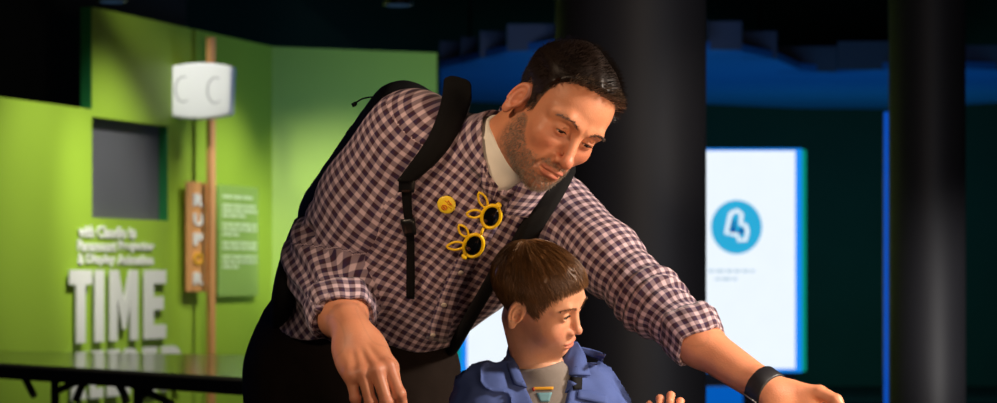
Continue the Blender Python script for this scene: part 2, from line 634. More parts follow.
def trunk(q, tab, p=2.3):
    t = np.array(tab); w = q[:, 2]
    a, b, cu, cv = (np.interp(w, t[:, 0], t[:, i]) for i in (1, 2, 3, 4))
    x = np.abs((q[:, 0] - cu) / a); y = np.abs((q[:, 1] - cv) / b)
    k = (x ** p + y ** p) ** (1 / p)
    return (k - 1) * np.minimum(a, b) * .85

def limb(P, pts, rs, k=.03):
    d = None
    for i in range(len(pts) - 1):
        c = cap(P, pts[i], pts[i + 1], rs[i], rs[i + 1])
        d = c if d is None else smin(d, c, k)
    return d

def limb_uv(P, pts, away=A(0, 1, 0)):
    """(around, along) in metres for points near a bent limb"""
    best = np.full(len(P), 1e9); U = np.zeros(len(P)); Vv = np.zeros(len(P)); acc = 0
    for i in range(len(pts) - 1):
        a, b = pts[i], pts[i + 1]; L = np.linalg.norm(b - a); t = (b - a) / L
        s = (P - a) @ t; sc = np.clip(s, 0, L); d = ln(P - a - sc[:, None] * t)
        r = nrm(away - t * (away @ t)); w = np.cross(t, r)
        off = P - a - s[:, None] * t
        ang = np.arctan2(-(off @ w), -(off @ r))
        m = d < best
        lo = s if i == 0 else np.maximum(s, 0)
        hi = lo if i == len(pts) - 2 else np.minimum(lo, L)
        U[m] = ang[m] * .058; Vv[m] = (acc + hi)[m]; best[m] = d[m]; acc += L
    return np.stack([U, Vv], 1)

def bvh(V, Q):
    return BVHTree.FromPolygons([tuple(v) for v in V], [tuple(int(i) for i in f) for f in Q])

class Surf:
    def __init__(s, V, Q): s.t = bvh(V, Q); s.last = None
    def hit(s, px, py):
        d = nrm(raydir(px, py)); h = s.t.ray_cast(Vector(CAM0), Vector(d))
        if h[0] is None:
            if s.last is None: return None
            p0, n0 = s.last
            return ray_plane(px, py, p0, A(0, -1, 0)), n0
        n = A(*h[1]); n = n if n @ d < 0 else -n
        s.last = (A(*h[0]), n)
        return s.last

def polyline(pts, n):
    pts = np.asarray(pts, float); c = np.concatenate([[0], np.cumsum(ln(np.diff(pts, axis=0)))])
    # Catmull-Rom through the points, evenly spaced
    t = np.linspace(0, c[-1], n); out = []
    for x in t:
        i = min(max(np.searchsorted(c, x) - 1, 0), len(pts) - 2); u = (x - c[i]) / (c[i + 1] - c[i] + 1e-12)
        p0 = pts[max(i - 1, 0)]; p1 = pts[i]; p2 = pts[i + 1]; p3 = pts[min(i + 2, len(pts) - 1)]
        out.append(.5 * (2 * p1 + (p2 - p0) * u + (2 * p0 - 5 * p1 + 4 * p2 - p3) * u * u + (3 * p1 - p0 - 3 * p2 + p3) * u ** 3))
    return np.array(out)

def band(surf, left, right, m, n, lift, th, extra_top=None, round_=0.0):
    """a strip of cloth or webbing lying on surf between two outlines"""
    Lp, Rp = polyline(left, m), polyline(right, m)
    G = np.zeros((m, n, 3)); N = np.zeros((m, n, 3))
    for i in range(m - 1, -1, -1):
        for j in range(n):
            t = j / (n - 1); p = Lp[i] * (1 - t) + Rp[i] * t
            G[i, j], N[i, j] = surf.hit(*p)
    for _ in range(4):
        N2 = N.copy(); N2[1:-1] = (N[:-2] + N[1:-1] * 2 + N[2:]) / 4; N = N2
        N[:, 1:-1] = (N[:, :-2] + N[:, 1:-1] * 2 + N[:, 2:]) / 4
        D = G.copy(); D[1:-1] = (G[:-2] + 2 * G[1:-1] + G[2:]) / 4; G = D
    N /= ln(N)[..., None] + 1e-9
    G = G + N * lift
    if extra_top is not None:
        rows = []; w = G[0, -1] - G[0, 0]
        for q in extra_top:
            rows.append([np.asarray(q) + w * (j / (n - 1) - .5) for j in range(n)])
        G = np.concatenate([np.array(rows), G]); N = np.concatenate([np.repeat(N[:1], len(rows), 0), N])
    prof = 1 - round_ * (np.abs(np.linspace(-1, 1, n)) ** 4)
    return G, N * prof[None, :, None], th

# ------------------------------------------------------------ THE MAN
mh = Head(A(.088, 3.70, 1.347), (.736, .57, -.36), (.326, -.765, -.55), .925, 0)
mh.slz, mh.slh = .0135, .0036
# body frame
mH = W(348, 345, 4.10)
R_S, L_S = W(414, 136, 3.78), W(560, 212, 3.82)
mid = (R_S + L_S) / 2
mT = Frame(mH, mid - mH, L_S - R_S)
tab = [(-.10, .160, .150, .0, 0), (.0, .158, .150, .0, 0), (.10, .150, .145, .0, -.005), (.2, .152, .135, .0, -.01), (.3, .174, .13, 0, -.012),
       (.40, .185, .122, 0, -.012), (.46, .165, .108, 0, -.012), (.52, .11, .085, 0, -.005), (.56, .075, .072, 0, .0), (.60, .06, .06, 0, .01)]
R_E, R_C, R_W = W(329, 258, 3.93), W(342, 314, 3.82), W(353, 334, 3.73)
L_E, L_C, L_W = W(652, 302, 3.66), W(700, 344, 3.57), W(775, 395, 3.46)
rs_pts = [R_S, R_S * .45 + R_E * .55, R_E, R_C + (R_C - R_E) * .15]; rs_rad = [.080, .079, .070, .054]
ls_pts = [L_S, L_S * .5 + L_E * .5, L_E, L_C + (L_C - L_E) * .1]; ls_rad = [.064, .058, .049, .039]

def sleeve_r(P):
    return limb(P, rs_pts, rs_rad, .04)
def sleeve_l(P):
    return limb(P, ls_pts, ls_rad, .03)
def m_trunk(P): return trunk(mT.loc(P), tab)

axR, axL = nrm(R_C - R_E), nrm(L_C - L_E)
axLc = nrm(axL + A(-.10, 0, -.20))
def hem(q):
    return .150 - .130 * np.clip((-q[:, 0] - .03) / .1, 0, 1) + .03 * np.clip(q[:, 0] / .15, 0, 1)

neck_hi, neck_lo = mh.wor(A(0, .030, -.045)), mid + mT.a * .05 + mT.f * .01
nk_ax = nrm(neck_hi - neck_lo)
def shirt_sdf(P):
    q = mT.loc(P)
    dt = trunk(q, tab)
    dt = smax(dt, q[:, 2] - .575, .02)
    dt = smax(dt, hem(q) - q[:, 2], .006)
    dr = smax(sleeve_r(P), (P - R_C) @ axR - .012 - 3 * np.maximum(ln(P - R_C) - .09, 0), .004)
    dl = smax(sleeve_l(P), (P - L_C) @ axLc - .006 - 3 * np.maximum(ln(P - L_C) - .09, 0), .004)
    d = smin(smin(dt, dr, .045), dl, .05)
    # folds in the cloth
    fo = .0050 * noise(q * A(11, 11, 6) + 3.1) + .0028 * noise(q * A(24, 24, 13) + 9)
    sl = np.minimum(dr, dl) < dt
    al = (P - R_E) @ nrm(R_S - R_E)
    sR = np.exp(-((al) / .07) ** 2) * (dr < dt)
    fo = fo + sR * .0055 * np.sin(al * 150 + 4 * noise(P * 10))
    al2 = (P - L_E) @ nrm(L_S - L_E)
    sL = (np.exp(-((al2) / .09) ** 2)) * (dl < dt)
    fo = fo + sL * .0032 * np.sin(al2 * 170 + 5 * noise(P * 12 + 5))
    d = d + fo
    # creases
    for a_, b_, r in CREASES:
        d = smax(d, -(cap(P, a_, b_, r) ), .014)
    # stand-up collar, then the open neck
    nt = (P - neck_lo) @ nk_ax
    ring = smax(cap(P, neck_hi, neck_lo, .070, .082), np.abs(nt - .010) - .028, .006)
    d = smin(d, ring, .016)
    uw = q[:, [0, 2]]
    h1 = (uw - NK0) @ NKN1; h2 = (uw - NK0) @ NKN2
    wed = smax(smax(h1, h2, .004), -(q[:, 1] - .0), .005)
    bore = smax(cap(P, neck_hi + nk_ax * .1, neck_lo - nk_ax * .02, .0655, .0745), -(nt + .012), .006)
    d = smax(d, -wed, .004)
    d = smax(d, -bore, .005)
    return d
_a, _b, _c = (mT.loc(p_[None])[0][[0, 2]] for p_ in (W(496, 200, 3.705), W(494, 150, 3.735), W(531, 179, 3.69)))
NK0 = _a
_e1, _e2 = nrm(_b - _a), nrm(_c - _a)
NKN1 = A(_e1[1], -_e1[0]); NKN1 = NKN1 * (-1 if NKN1 @ _e2 > 0 else 1)
NKN2 = A(_e2[1], -_e2[0]); NKN2 = NKN2 * (-1 if NKN2 @ _e1 > 0 else 1)
CREASES = [(W(296, 226, 3.86), W(362, 244, 3.86), .010), (W(432, 258, 3.78), W(400, 330, 3.86), .006)]

slo, shi = A(-.56, 3.42, .78), A(.44, 4.36, 1.52)
sV, sQ = snet(shirt_sdf, slo, shi, .0042, extra=.012)
cen = sV[sQ].mean(1)
dt_, dr_, dl_ = m_trunk(cen), sleeve_r(cen), sleeve_l(cen)
cr, cl = mT.loc(cen)[:, 0], 0
along_r = (cen - R_S) @ nrm(R_E - R_S); along_l = (cen - L_S) @ nrm(L_E - L_S)
isR = (dr_ < dt_) & (along_r > -.035); isL = (dl_ < dt_) & (along_l > -.02)

def clean_seam(V, Q, m, g):
    # slide the vertices along the cut onto the seam line itself
    c = np.zeros((len(V), 2)); np.add.at(c[:, 0], Q[m].ravel(), 1); np.add.at(c[:, 1], Q[~m].ravel(), 1)
    b = np.nonzero((c[:, 0] > 0) & (c[:, 1] > 0))[0]
    N = vnormals(V, Q)[b]; p = V[b].copy(); e = 1e-4
    for _ in range(4):
        v = g(p); gr = np.stack([(g(p + d_) - v) / e for d_ in np.eye(3) * e], 1)
        gr = gr - N * (gr * N).sum(1)[:, None]
        st_ = gr * (v / ((gr * gr).sum(1) + 1e-3))[:, None]
        L_ = ln(st_)[:, None]; p = p - st_ * np.minimum(1, .0025 / (L_ + 1e-9))
    far = ln(p - V[b]) > .006
    p[far] = V[b][far]; V[b] = p

def sub(V, Q, m):
    q = Q[m]; u, inv = np.unique(q, return_inverse=True)
    return V[u], inv.reshape(q.shape)

clean_seam(sV, sQ, isR, lambda P: sleeve_r(P) - m_trunk(P)); clean_seam(sV, sQ, isL, lambda P: sleeve_l(P) - m_trunk(P))

# root: the body ---------------------------------------------------
def man_head_sdf(P):
    q = mh.loc(P)
    d = mh.full(q) * mh.s
    n = cap(P, neck_hi, neck_lo, .057, .064)
    return smin(d, n, .022)
hV, hQ = snet(man_head_sdf, mh.pos - .19, mh.pos + .19, .0016)

def man_arm(P, pts, rs): return limb(P, pts, rs, .02)
hand_r = Hand(R_W, W(371, 372, 3.665) - W(354, 334, 3.735), (1, .2, .28), 1, 1.10,
              [(.50, .75, .35), (.65, .85, .4), (.7, .85, .4), (.7, .8, .4)], [A(.75, .35, -.55), A(.85, -.1, -.5), A(.8, -.35, -.5)],
              (.05, .0, -.05, -.10))
hand_l = Hand(L_W, (.76, -.42, -.62), (.45, .35, .85), -1, .92,
              [(.15, .3, .2), (.25, .35, .2), (.3, .4, .25), (.35, .4, .25)], [A(.80, .48, -.30), A(.95, .10, -.3), A(.95, -.35, -.2)])
def arm_r_sdf(P):
    return smin(limb(P, [R_E, R_C, R_W], [.042, .041, .030], .02), hand_r.sdf(P), .018)
def arm_l_sdf(P):
    return smin(limb(P, [L_E, L_C, L_W], [.036, .0345, .0255], .02), hand_l.sdf(P), .018)
arV, arQ = snet(arm_r_sdf, np.minimum(R_E, R_W) - A(.08, .16, .2), np.maximum(R_E, R_W) + A(.14, .08, .08), .0023)
alV, alQ = snet(arm_l_sdf, np.minimum(L_E, L_W) - A(.08, .16, .13), np.maximum(L_E, L_W) + A(.26, .1, .1), .0023)
hipR, hipL = mH + A(-.082, .0, -.05), mH + A(.095, .0, -.05)
FEET = [A(-.395, 4.14, 0), A(-.155, 4.06, 0)]
def under_sdf(P):
    q = mT.loc(P)
    t2 = [(w, a - .03, b - .03, c, e) for (w, a, b, c, e) in tab]
    d = smax(trunk(q, t2), np.abs(q[:, 2] - .25) - .29, .03)
    d = smin(d, limb(P, [R_S, R_E], [.05, .04]), .03); d = smin(d, limb(P, [L_S, L_E], [.045, .038]), .03)
    d = smin(d, cap(P, mid, neck_lo, .06, .05), .03)
    for h, ft in ((hipR, FEET[0]), (hipL, FEET[1])):
        d = smin(d, limb(P, [h, h * .5 + ft * .5 + A(0, -.02, .03), ft + A(0, .02, .09)], [.085, .055, .035], .04), .03)
    return d
unV, unQ = snet(under_sdf, A(-.65, 3.55, .02), A(.32, 4.4, 1.45), .011)

SK = np.array(srgb(216, 144, 106)); LIP = np.array(srgb(172, 92, 80)); STUB = np.array(srgb(116, 86, 68)); SCALP = np.array(srgb(60, 42, 33))
def sst(x, a, b):
    t = np.clip((x - a) / (b - a), 0, 1); return t * t * (3 - 2 * t)
MT = [(-.12, .106), (-.085, .104), (-.06, .094), (-.045, .074), (-.034, .040), (-.029, .004), (-.006, -.002), (.004, .030), (.026, .034), (.040, .008), (.060, -.034), (.12, -.055)]
def beard_mask(q):
    x = np.abs(q[:, 0])
    top = np.interp(q[:, 1], [-.12, -.100, -.094, -.080, -.062, -.045, -.030, -.010, .01], [-.0365, -.0365, -.034, -.043, -.047, -.030, -.010, -.005, -.02])
    m = sst(top - q[:, 2], -.004, .008) * sst(q[:, 2], -.125, -.10) * sst(.018 - q[:, 1], 0, .02)
    lip = ((x / .024) ** 2 + ((q[:, 2] + .0575) / .0105) ** 2) < 1
    cheek = (x > .026) & (q[:, 1] < -.072) & (q[:, 2] > -.052)
    return m * (1 - lip * .95) * (1 - cheek * .5)
def man_tint(V):
    q = mh.loc(V); c = np.tile(SK, (len(V), 1)); x = np.abs(q[:, 0])
    def mixin(m, col):
        c[:] = c * (1 - m[:, None]) + np.asarray(col) * m[:, None]
    mixin(.35 * np.exp(-((x - .042) ** 2 + (q[:, 2] + .015) ** 2) / .0006) * (q[:, 1] < -.04), srgb(196, 104, 84))
    mixin(.45 * np.exp(-(x ** 2 + (q[:, 2] + .024) ** 2) / .0003) * (q[:, 1] < -.095), srgb(200, 106, 86))
    mixin(.30 * np.exp(-((x - .031) ** 2 / .0003 + (q[:, 2] - .004) ** 2 / .00006)) * (q[:, 1] < -.06), srgb(150, 86, 78))
    mixin(.68 * beard_mask(q) * (.75 + .5 * noise(q * 300)).clip(0, 1), STUB)
    lips = np.minimum(ell(np.abs(q) * A(1, 0, 0) + q * A(0, 1, 1), A(.006, -.0945, -.0525), (.019, .0075, .0052)), ell(q, A(0, -.0935, -.0625), (.0205, .0085, .0064)))
    mixin(.75 * sst(-lips, -.002, .0006), LIP)
    mixin(.85 * sst(hairline(q, MT), .0, .012), SCALP)
    mixin(.4 * (np.abs(x - .081) < .012) * (q[:, 1] > -.015) * (q[:, 1] < .05) * (np.abs(q[:, 2]) < .04), srgb(206, 120, 96))
    return c
def hand_tint(V, hand):
    q = (V - hand.o) @ hand.R / hand.s; c = np.tile(SK * A(.97, .95, .95), (len(V), 1)); kn = np.zeros(len(V))
    for pts, r in hand.ch:
        for p in pts[:2]:
            kn = np.maximum(kn, np.exp(-(ln(q - p) / .013) ** 2))
        kn = np.maximum(kn, .7 * np.exp(-(ln(q - pts[3]) / .012) ** 2))
    vein = np.exp(-((noise(q * A(10, 30, 10) + 4)) / .06) ** 2) * (q[:, 2] > 0) * (q[:, 0] < .09)
    c = c * (1 - .35 * kn[:, None]) + np.array(srgb(204, 104, 84)) * .35 * kn[:, None]
    return c * (1 - .12 * vein[:, None])
def cat(*ms):
    V, Q, C, o = [], [], [], 0
    for v, q, c in ms:
        V.append(v); Q.append(q + o); C.append(c); o += len(v)
    return np.concatenate(V), np.concatenate(Q), np.concatenate(C)
bV, bQ, bC = cat((hV, hQ, man_tint(hV)), (arV, arQ, hand_tint(arV, hand_r)), (alV, alQ, hand_tint(alV, hand_l)), (unV, unQ, np.tile(SK, (len(unV), 1))))
man = mk('person', bV, bQ, M_skin, None, cols=bC, base=A(-.275, 4.10, 0))
tag(man, 'bearded man in a plaid shirt bending forward and reaching out over the boy', 'person', 'visitors at the exhibit')

def eyes(head, parent, gaze, ec=A(.0315, -.078, .018), r=.0121, iris=.0060):
    for sx in (1, -1):
        c = head.wor(ec * A(sx, 1, 1)); g = nrm(head.R @ nrm(gaze))
        t1 = nrm(np.cross(g, A(0, 0, 1))); t2 = np.cross(g, t1)
        R = np.stack([t1, t2, g], 1)
        v, f = uvsphere(A(0, 0, 0), r * head.s, None, 28, 36)
        th = [math.acos(max(-1, min(1, np.mean([v[i][2] for i in q]) / (r * head.s)))) for q in f]
        a = math.asin(iris / r)
        fm = [2 if x < a * .45 else 1 if x < a else 0 for x in th]
        mk('eye', v @ R.T + c, np.array(f), [M_sclera, M_iris, M_pupil], parent, fmat=fm)
eyes(mh, man, A(.05, -1, -.42))

# hair -------------------------------------------------------------
def man_hair_sdf(P):
    q = mh.loc(P)
    top = sst(q[:, 2], .03, .11)
    th = .0030 + .0075 * top
    th = th + .0035 * noise(q * A(55, 26, 55)) * (.35 + .65 * top)
    h = hairline(q, MT)
    th = th * sst(h, -.001, .016)
    d = mh.face(q) - th
    d = smax(d, -(h - .007 - .012 * sst(-q[:, 1], .0, .03) * sst(.09 - q[:, 2], 0, .03) + .004 * noise(q * 120)), .003)
    return d * mh.s
haV, haQ = snet(man_hair_sdf, mh.pos - .19, mh.pos + .19, .0021)
hair = mk('hair', haV, haQ, M_black_hair, man)
f_skull = lambda q: mh.face(q)
p, g = sample_on(f_skull, 7000, A(-.09, -.11, -.07), A(.09, .12, .15), lambda p: (hairline(p, MT) > .001))
topm = sst(p[:, 2], .04, .11)
comb = np.stack([p[:, 0] * 1.5, -.9 + 0 * p[:, 0], -.25 + .5 * topm], 1)
side = np.stack([0 * p[:, 0], .25 + 0 * p[:, 0], -1 + 0 * p[:, 0]], 1)
d = comb * topm[:, None] + side * (1 - topm[:, None]) + g * (.35 + .55 * topm)[:, None] + rng.normal(0, .16, p.shape)
d /= ln(d)[:, None]
front = sst(-p[:, 1], .05, .085) * topm
L = (.008 + .014 * topm + .004 * front) * rng.uniform(.7, 1.2, len(p))
S = grow(mh, f_skull, p + g * .001, d, L, 4, .002, np.tile(A(0, -.3, .1), (len(p), 1)))
side_m = (p[:, 2] < .055) & (p[:, 1] < .01) & (rng.random(len(p)) < .75)
for m_, mt_, nm_ in ((~side_m, M_black_hair, 'hair_strand'), (side_m & (p[:, 0] > 0), M_side_hair, 'temple_hair'), (side_m & (p[:, 0] < 0), M_side_hair, 'temple_hair')):
    v, q_ = strands(mh.wor(S[m_].reshape(-1, 3)).reshape(S[m_].shape), None, L, .00055 if nm_ == 'hair_strand' else .00042)
    o = mk(nm_, v, q_, mt_, hair)
tag(o, 'short greying hair at the temples')
# grey tuft above the forehead
p, g = sample_on(f_skull, 420, A(-.06, -.11, .07), A(.06, -.05, .14), lambda p: (hairline(p, MT) > 0) & (hairline(p, MT) < .02))
d = g * .8 + A(0, -.5, .5) + rng.normal(0, .2, p.shape); d /= ln(d)[:, None]
S = grow(mh, f_skull, p, d, np.full(len(p), .022), 4, .002, np.tile(A(0, -.6, 0), (len(p), 1)))
v, q_ = strands(mh.wor(S.reshape(-1, 3)).reshape(S.shape), None, L, .0006)
o = mk('hair_tuft', v, q_, M_grey_hair, hair); tag(o, 'greying tuft of hair over the forehead')
# beard and brows
f_face = lambda q: mh.face(q)
p, g = sample_on(f_face, 5600, A(-.085, -.13, -.12), A(.085, .03, .02), lambda p: (rng.random(len(p)) < beard_mask(p)) & ~((np.abs(p[:, 0]) < .031) & (np.abs(p[:, 2] + .058) < .0125)))
d = g * .7 + A(0, -.2, -.9) + rng.normal(0, .25, p.shape); d /= ln(d)[:, None]
S = p[:, None] + d[:, None] * (np.linspace(0, 1, 3)[None, :, None] * rng.uniform(.003, .0065, len(p))[:, None, None])
v, q_ = strands(mh.wor(S.reshape(-1, 3)).reshape(S.shape), None, None, .00034)
o = mk('beard', v, q_, M_grey_hair, man); tag(o, 'short greying beard and moustache')
def brows(head, parent, m, n, r, z0=.0, thick=.0045):
    t = rng.random(n) * 1.0
    for sx in (-1, 1):
        x = .012 + .042 * t; z = .034 + z0 + .012 * np.sin(t * 2.4) - .006 * t + rng.normal(0, thick * .45, n) * (1.1 - .6 * t)
        pr = np.stack([x * sx, np.full(n, -.105), z], 1)
        for _ in range(14):
            pr[:, 1] += np.clip(head.face(pr), -.004, .01)
        d = np.stack([sx * (.7 + .3 * t), -.35 + 0 * t, .55 - .9 * t], 1) + rng.normal(0, .15, (n, 3)); d /= ln(d)[:, None]
        S = pr[:, None] + A(0, .0008, 0) + d[:, None] * (np.linspace(0, 1, 4)[None, :, None] * rng.uniform(.005, .009, n)[:, None, None])
        v, q_ = strands(head.wor(S.reshape(-1, 3)).reshape(S.shape), None, None, r)
        mk('eyebrow', v, q_, m, parent)
brows(mh, man, M_brow, 130, .0004)
def lashes(head, parent, m, up=.0):
    for sx in (-1, 1):
        n = 46; t = np.linspace(-1, 1, n)
        pr = np.stack([(.0315 + .0118 * t) * sx, np.full(n, -.099), head.slz + head.slh * (1 - .75 * t * t) + .0004], 1)
        for _ in range(14):
            pr[:, 1] += np.clip(head.face(pr), -.003, .01)
        d = np.stack([.35 * t * sx, -1 + 0 * t, -.25 + up + 0 * t], 1); d /= ln(d)[:, None]
        S = pr[:, None] + d[:, None] * (np.linspace(-.15, 1, 4)[None, :, None] * .0045)
        v, q_ = strands(head.wor(S.reshape(-1, 3)).reshape(S.shape), None, None, .00028)
        mk('eyelash', v, q_, m, parent)
lashes(mh, man, M_black_hair)
nv, nf = hand_r.nail_mesh(); 

# clothes ----------------------------------------------------------
tv, tq = sub(sV, sQ, ~(isR | isL)); q = mT.loc(tv)
angu = np.arctan2(q[:, 0], np.maximum(q[:, 1] + .25, .01)) * .36
shirt = mk('shirt', tv, tq, M_shirt, man, uv=np.stack([angu, q[:, 2]], 1))
for m_, pts in ((isR, rs_pts), (isL, ls_pts)):
    v, q_ = sub(sV, sQ, m_)
    mk('sleeve', v, q_, M_shirt, shirt, uv=limb_uv(v, pts))
def cuff(c, ax, r0, r1, L, parent, squash, tilt=None, name='cuff', m=M_shirt):
    ax = nrm(ax); r = nrm(A(0, 1, 0) - ax * ax[1]); w = np.cross(ax, r); n = 64
    rows = []
    prof = [(0.0, r0 - .006), (0.0, r0), (.15, r0 + .0035), (.5, (r0 + r1) / 2 + .004), (.85, r1 + .0035), (.97, r1 + .001), (1.0, r1 - .002), (.97, r1 - .005), (.5, (r0 + r1) / 2 - .004), (.1, r0 - .007)]
    uv = []
    for k, (t, rad) in enumerate(prof):
        for j in range(n):
            a = 2 * math.pi * j / n
            rr = rad + .0022 * math.sin(5 * a + 2 + t) + .0015 * math.sin(9 * a)
            rows.append(c + ax * (t * L + .004 * math.sin(3 * a)) + rr * (math.cos(a) * r * squash + math.sin(a) * w)); uv.append((a * .052, .3 + t * L + (0 if k < 6 else .05)))
    return mk(name, np.array(rows), np.array(grid_faces(len(prof), n, True)), m, parent, uv=np.array(uv))
cuff(R_C - axR * .030, axR, .060, .055, .045, shirt, 1.0)
cuff(L_C - axLc * .048, axLc, .049, .043, .055, shirt, 1.0)
# white tee under the open collar
def tee_sdf(P):
    q = mT.loc(P)
    t2 = [(w, a - .009, b - .010, c, e) for (w, a, b, c, e) in tab]
    d = smax(trunk(q, t2), np.abs(q[:, 2] - .47) - .105, .004)
    d = smin(d, smax(cap(P, neck_hi, neck_lo, .0605, .0695), (P - neck_lo) @ nk_ax - .036, .005), .012)
    return d + .0015 * noise(P * 40)
v, q_ = snet(tee_sdf, mT.wor(A(0, 0, .47)) - .26, mT.wor(A(0, 0, .47)) + .26, .004)
o = mk('undershirt', v, q_, M_tee, man); tag(o, 'white crew neck undershirt')
# trousers
def trouser_sdf(P):
    d = ell(P, mH + A(0, .01, -.015), (.168, .150, .17))
    q = mT.loc(P); t2 = [(w_, a - .012, b - .012, c, e) for (w_, a, b, c, e) in tab]
    d = smin(d, smax(trunk(q, t2), np.abs(q[:, 2] - .08) - .13, .01), .03)
    for h, ft in ((hipR, FEET[0]), (hipL, FEET[1])):
        d = smin(d, limb(P, [h, h * .5 + ft * .5 + A(0, -.02, .03), ft + A(0, .02, .07)], [.110, .080, .062], .05), .03)
    return smax(d, .045 - P[:, 2], .01) + .004 * noise(P * A(14, 14, 7)) + .002 * noise(P * 40)
v, q_ = snet(trouser_sdf, A(-.66, 3.75, .02), A(.2, 4.45, 1.3), .008)
mk('trousers', v, q_, M_trouser, man)
for ft in FEET:
    def shoe(P, ft=ft):
        d = ell(P, ft + A(0, -.05, .045), (.048, .14, .05)); d = smin(d, ell(P, ft + A(0, .03, .06), (.042, .06, .06)), .03)
        return smax(d, .002 - P[:, 2], .004)
    v, q_ = snet(shoe, ft - A(.09, .24, .02), ft + A(.09, .14, .16), .006)
    mk('shoe', v, q_, M_plastic, man)

# collar leaves, front band and buttons, laid on the shirt
sS = Surf(sV, sQ)
def cloth_band(name, left, right, m, n, lift, th, mat_, parent, **kw):
    G, N, th = band(sS, left, right, m, n, lift, th, **kw)
    V, f = slab_from_grid(G, N, th)
    d0 = G.reshape(-1, 3); q = mT.loc(d0)
    ii, jj = np.meshgrid(np.arange(G.shape[0]), np.arange(G.shape[1]), indexing='ij')
    step = np.mean(ln(np.diff(G, axis=0))); stj = np.mean(ln(np.diff(G, axis=1)))
    uv = np.stack([jj.ravel() * stj + .004, ii.ravel() * step], 1)
    return mk(name, V, f, mat_, parent, uv=np.concatenate([uv, uv]))
cloth_band('collar', [(500, 104), (490, 122), (484, 145), (482, 170), (484, 190)], [(512, 112), (505, 135), (499, 155), (496, 175), (494, 197)], 16, 6, .006, .005, M_shirt, shirt)
cloth_band('collar', [(523, 181), (514, 192), (507, 203), (503, 212)], [(560, 184), (556, 196), (546, 207), (528, 216)], 12, 8, .005, .005, M_shirt, shirt)
cloth_band('placket', [(488, 206), (472, 232), (452, 268), (438, 300), (426, 338)], [(506, 212), (490, 240), (470, 275), (456, 306), (446, 342)], 24, 5, .0005, .0022, M_shirt, shirt)
M_button = mat('pale_button', srgb(206, 190, 176), .3, .05)
for px, py in ((461, 272), (444, 304), (433, 334)):
    h, n = sS.hit(px, py); t = nrm(np.cross(n, A(0, 0, 1))); R = np.stack([t, np.cross(n, t), n], 1)
    v, f = uvsphere(h + n * .0028, A(.0052, .0052, .0018), R, 16, 8)
    mk('button', v, np.array(f), M_button, shirt)

# ------------------------------------------------------------ backpack on his back
bagc = mT.wor(A(-.05, -.205, .21))
def bag_sdf(P):
    q = mT.loc(P) - A(-.050, -.205, .212)
    d = rbox(q, A(0, 0, 0), (.152, .080, .198), .07)
    d = smin(d, rbox(q, A(0, -.07, -.07), (.13, .05, .13), .045), .02)
    d = smax(d, -(m_trunk(P) - .012), .02)
    return d + .004 * noise(P * 12) + .0015 * noise(P * 40)
v, q_ = snet(bag_sdf, bagc - .36, bagc + .36, .007)
bag = mk('backpack', v, q_, M_nylon)
tag(bag, 'black backpack worn on the back of the man in the plaid shirt', 'backpack')
top_pts = [mT.wor(A(-.09, -.13, .40)), mT.wor(A(-.088, -.125, .46)), mT.wor(A(-.085, -.09, .51))]
G, N, th = band(sS, [(443, 81), (440, 105), (428, 137), (410, 163), (398, 179)], [(469, 89), (468, 112), (456, 138), (437, 161), (416, 180)], 26, 9, .002, .013, round_=.6)
p0 = G[0].mean(0)
ext = [p0 + A(-.02, .20, -.12), p0 + A(-.01, .12, -.055), p0 + A(.0, .055, -.018)]
w_ = G[0, -1] - G[0, 0]
rows = np.array([[e + w_ * (j / 8 - .5) for j in range(9)] for e in ext])
G = np.concatenate([rows, G]); N = np.concatenate([np.repeat(N[:1], 3, 0), N])
V, f = slab_from_grid(G, N, th); st = mk('shoulder_strap', V, f, M_webbing, bag)
def strap(name, left, right, m, lift, th, parent, n=4, mt=M_webbing):
    G, N, th = band(sS, left, right, m, n, lift, th)
    V, f = slab_from_grid(G, N, th)
    return mk(name, V, f, mt, parent)
strap('webbing', [(402, 176), (403, 205), (407, 240), (407, 296)], [(413, 177), (412, 205), (415, 240), (415, 297)], 24, .004, .003, st)
strap('buckle', [(400, 176), (400, 190)], [(416, 176), (415, 190)], 5, .005, .007, st, mt=M_plastic)
strap('buckle', [(401, 218), (405, 232)], [(415, 216), (417, 231)], 5, .005, .007, st, mt=M_plastic)
G, N, th = band(sS, [(549, 168), (541, 188), (530, 208), (515, 232), (504, 254)], [(574, 176), (563, 198), (549, 220), (534, 244), (522, 262)], 22, 8, .003, .012, round_=.6)
p0 = G[0].mean(0); w_ = G[0, -1] - G[0, 0]
rows = np.array([[e + w_ * (j / 7 - .5) for j in range(8)] for e in (p0 + A(-.02, .20, -.02), p0 + A(-.01, .12, .03), p0 + A(0, .05, .03))])
G = np.concatenate([rows, G]); N = np.concatenate([np.repeat(N[:1], 3, 0), N])
V, f = slab_from_grid(G, N, th); st = mk('shoulder_strap', V, f, M_webbing, bag)
# lower webbing running back under the left arm to the bag
pp = polyline([W(504, 258, 3.70), W(488, 287, 3.77), W(470, 318, 3.86), W(454, 346, 3.98), W(448, 352, 4.15)], 24)
v, f = tube(pp, .011, sides=10); mk('webbing', v, f, M_webbing, st)
# loose strap hanging on his right hip
pp = polyline([W(304, 226, 4.10), W(296, 246, 4.0), W(288, 272, 3.94), W(283, 298, 3.95), W(281, 322, 4.02)], 20)
v, f = tube(pp, .021, sides=10); mk('hip_strap', v, f, M_nylon, bag)
# zip pull with cord
pp = polyline([W(382, 99, 4.02), W(372, 97, 4.02), W(362, 99, 4.02), W(355, 103.5, 4.02)], 16)
v, f = tube(pp, .0016, sides=6); zp = mk('zip_pull', v, f, M_plastic, bag)
v, f = tube(np.array([W(356.5, 102.5, 4.02), W(355, 104, 4.02), W(352, 105.5, 4.02)]), [.003, .0042, .0036], sides=8); mk('pull_tab', v, f, M_plastic, zp)

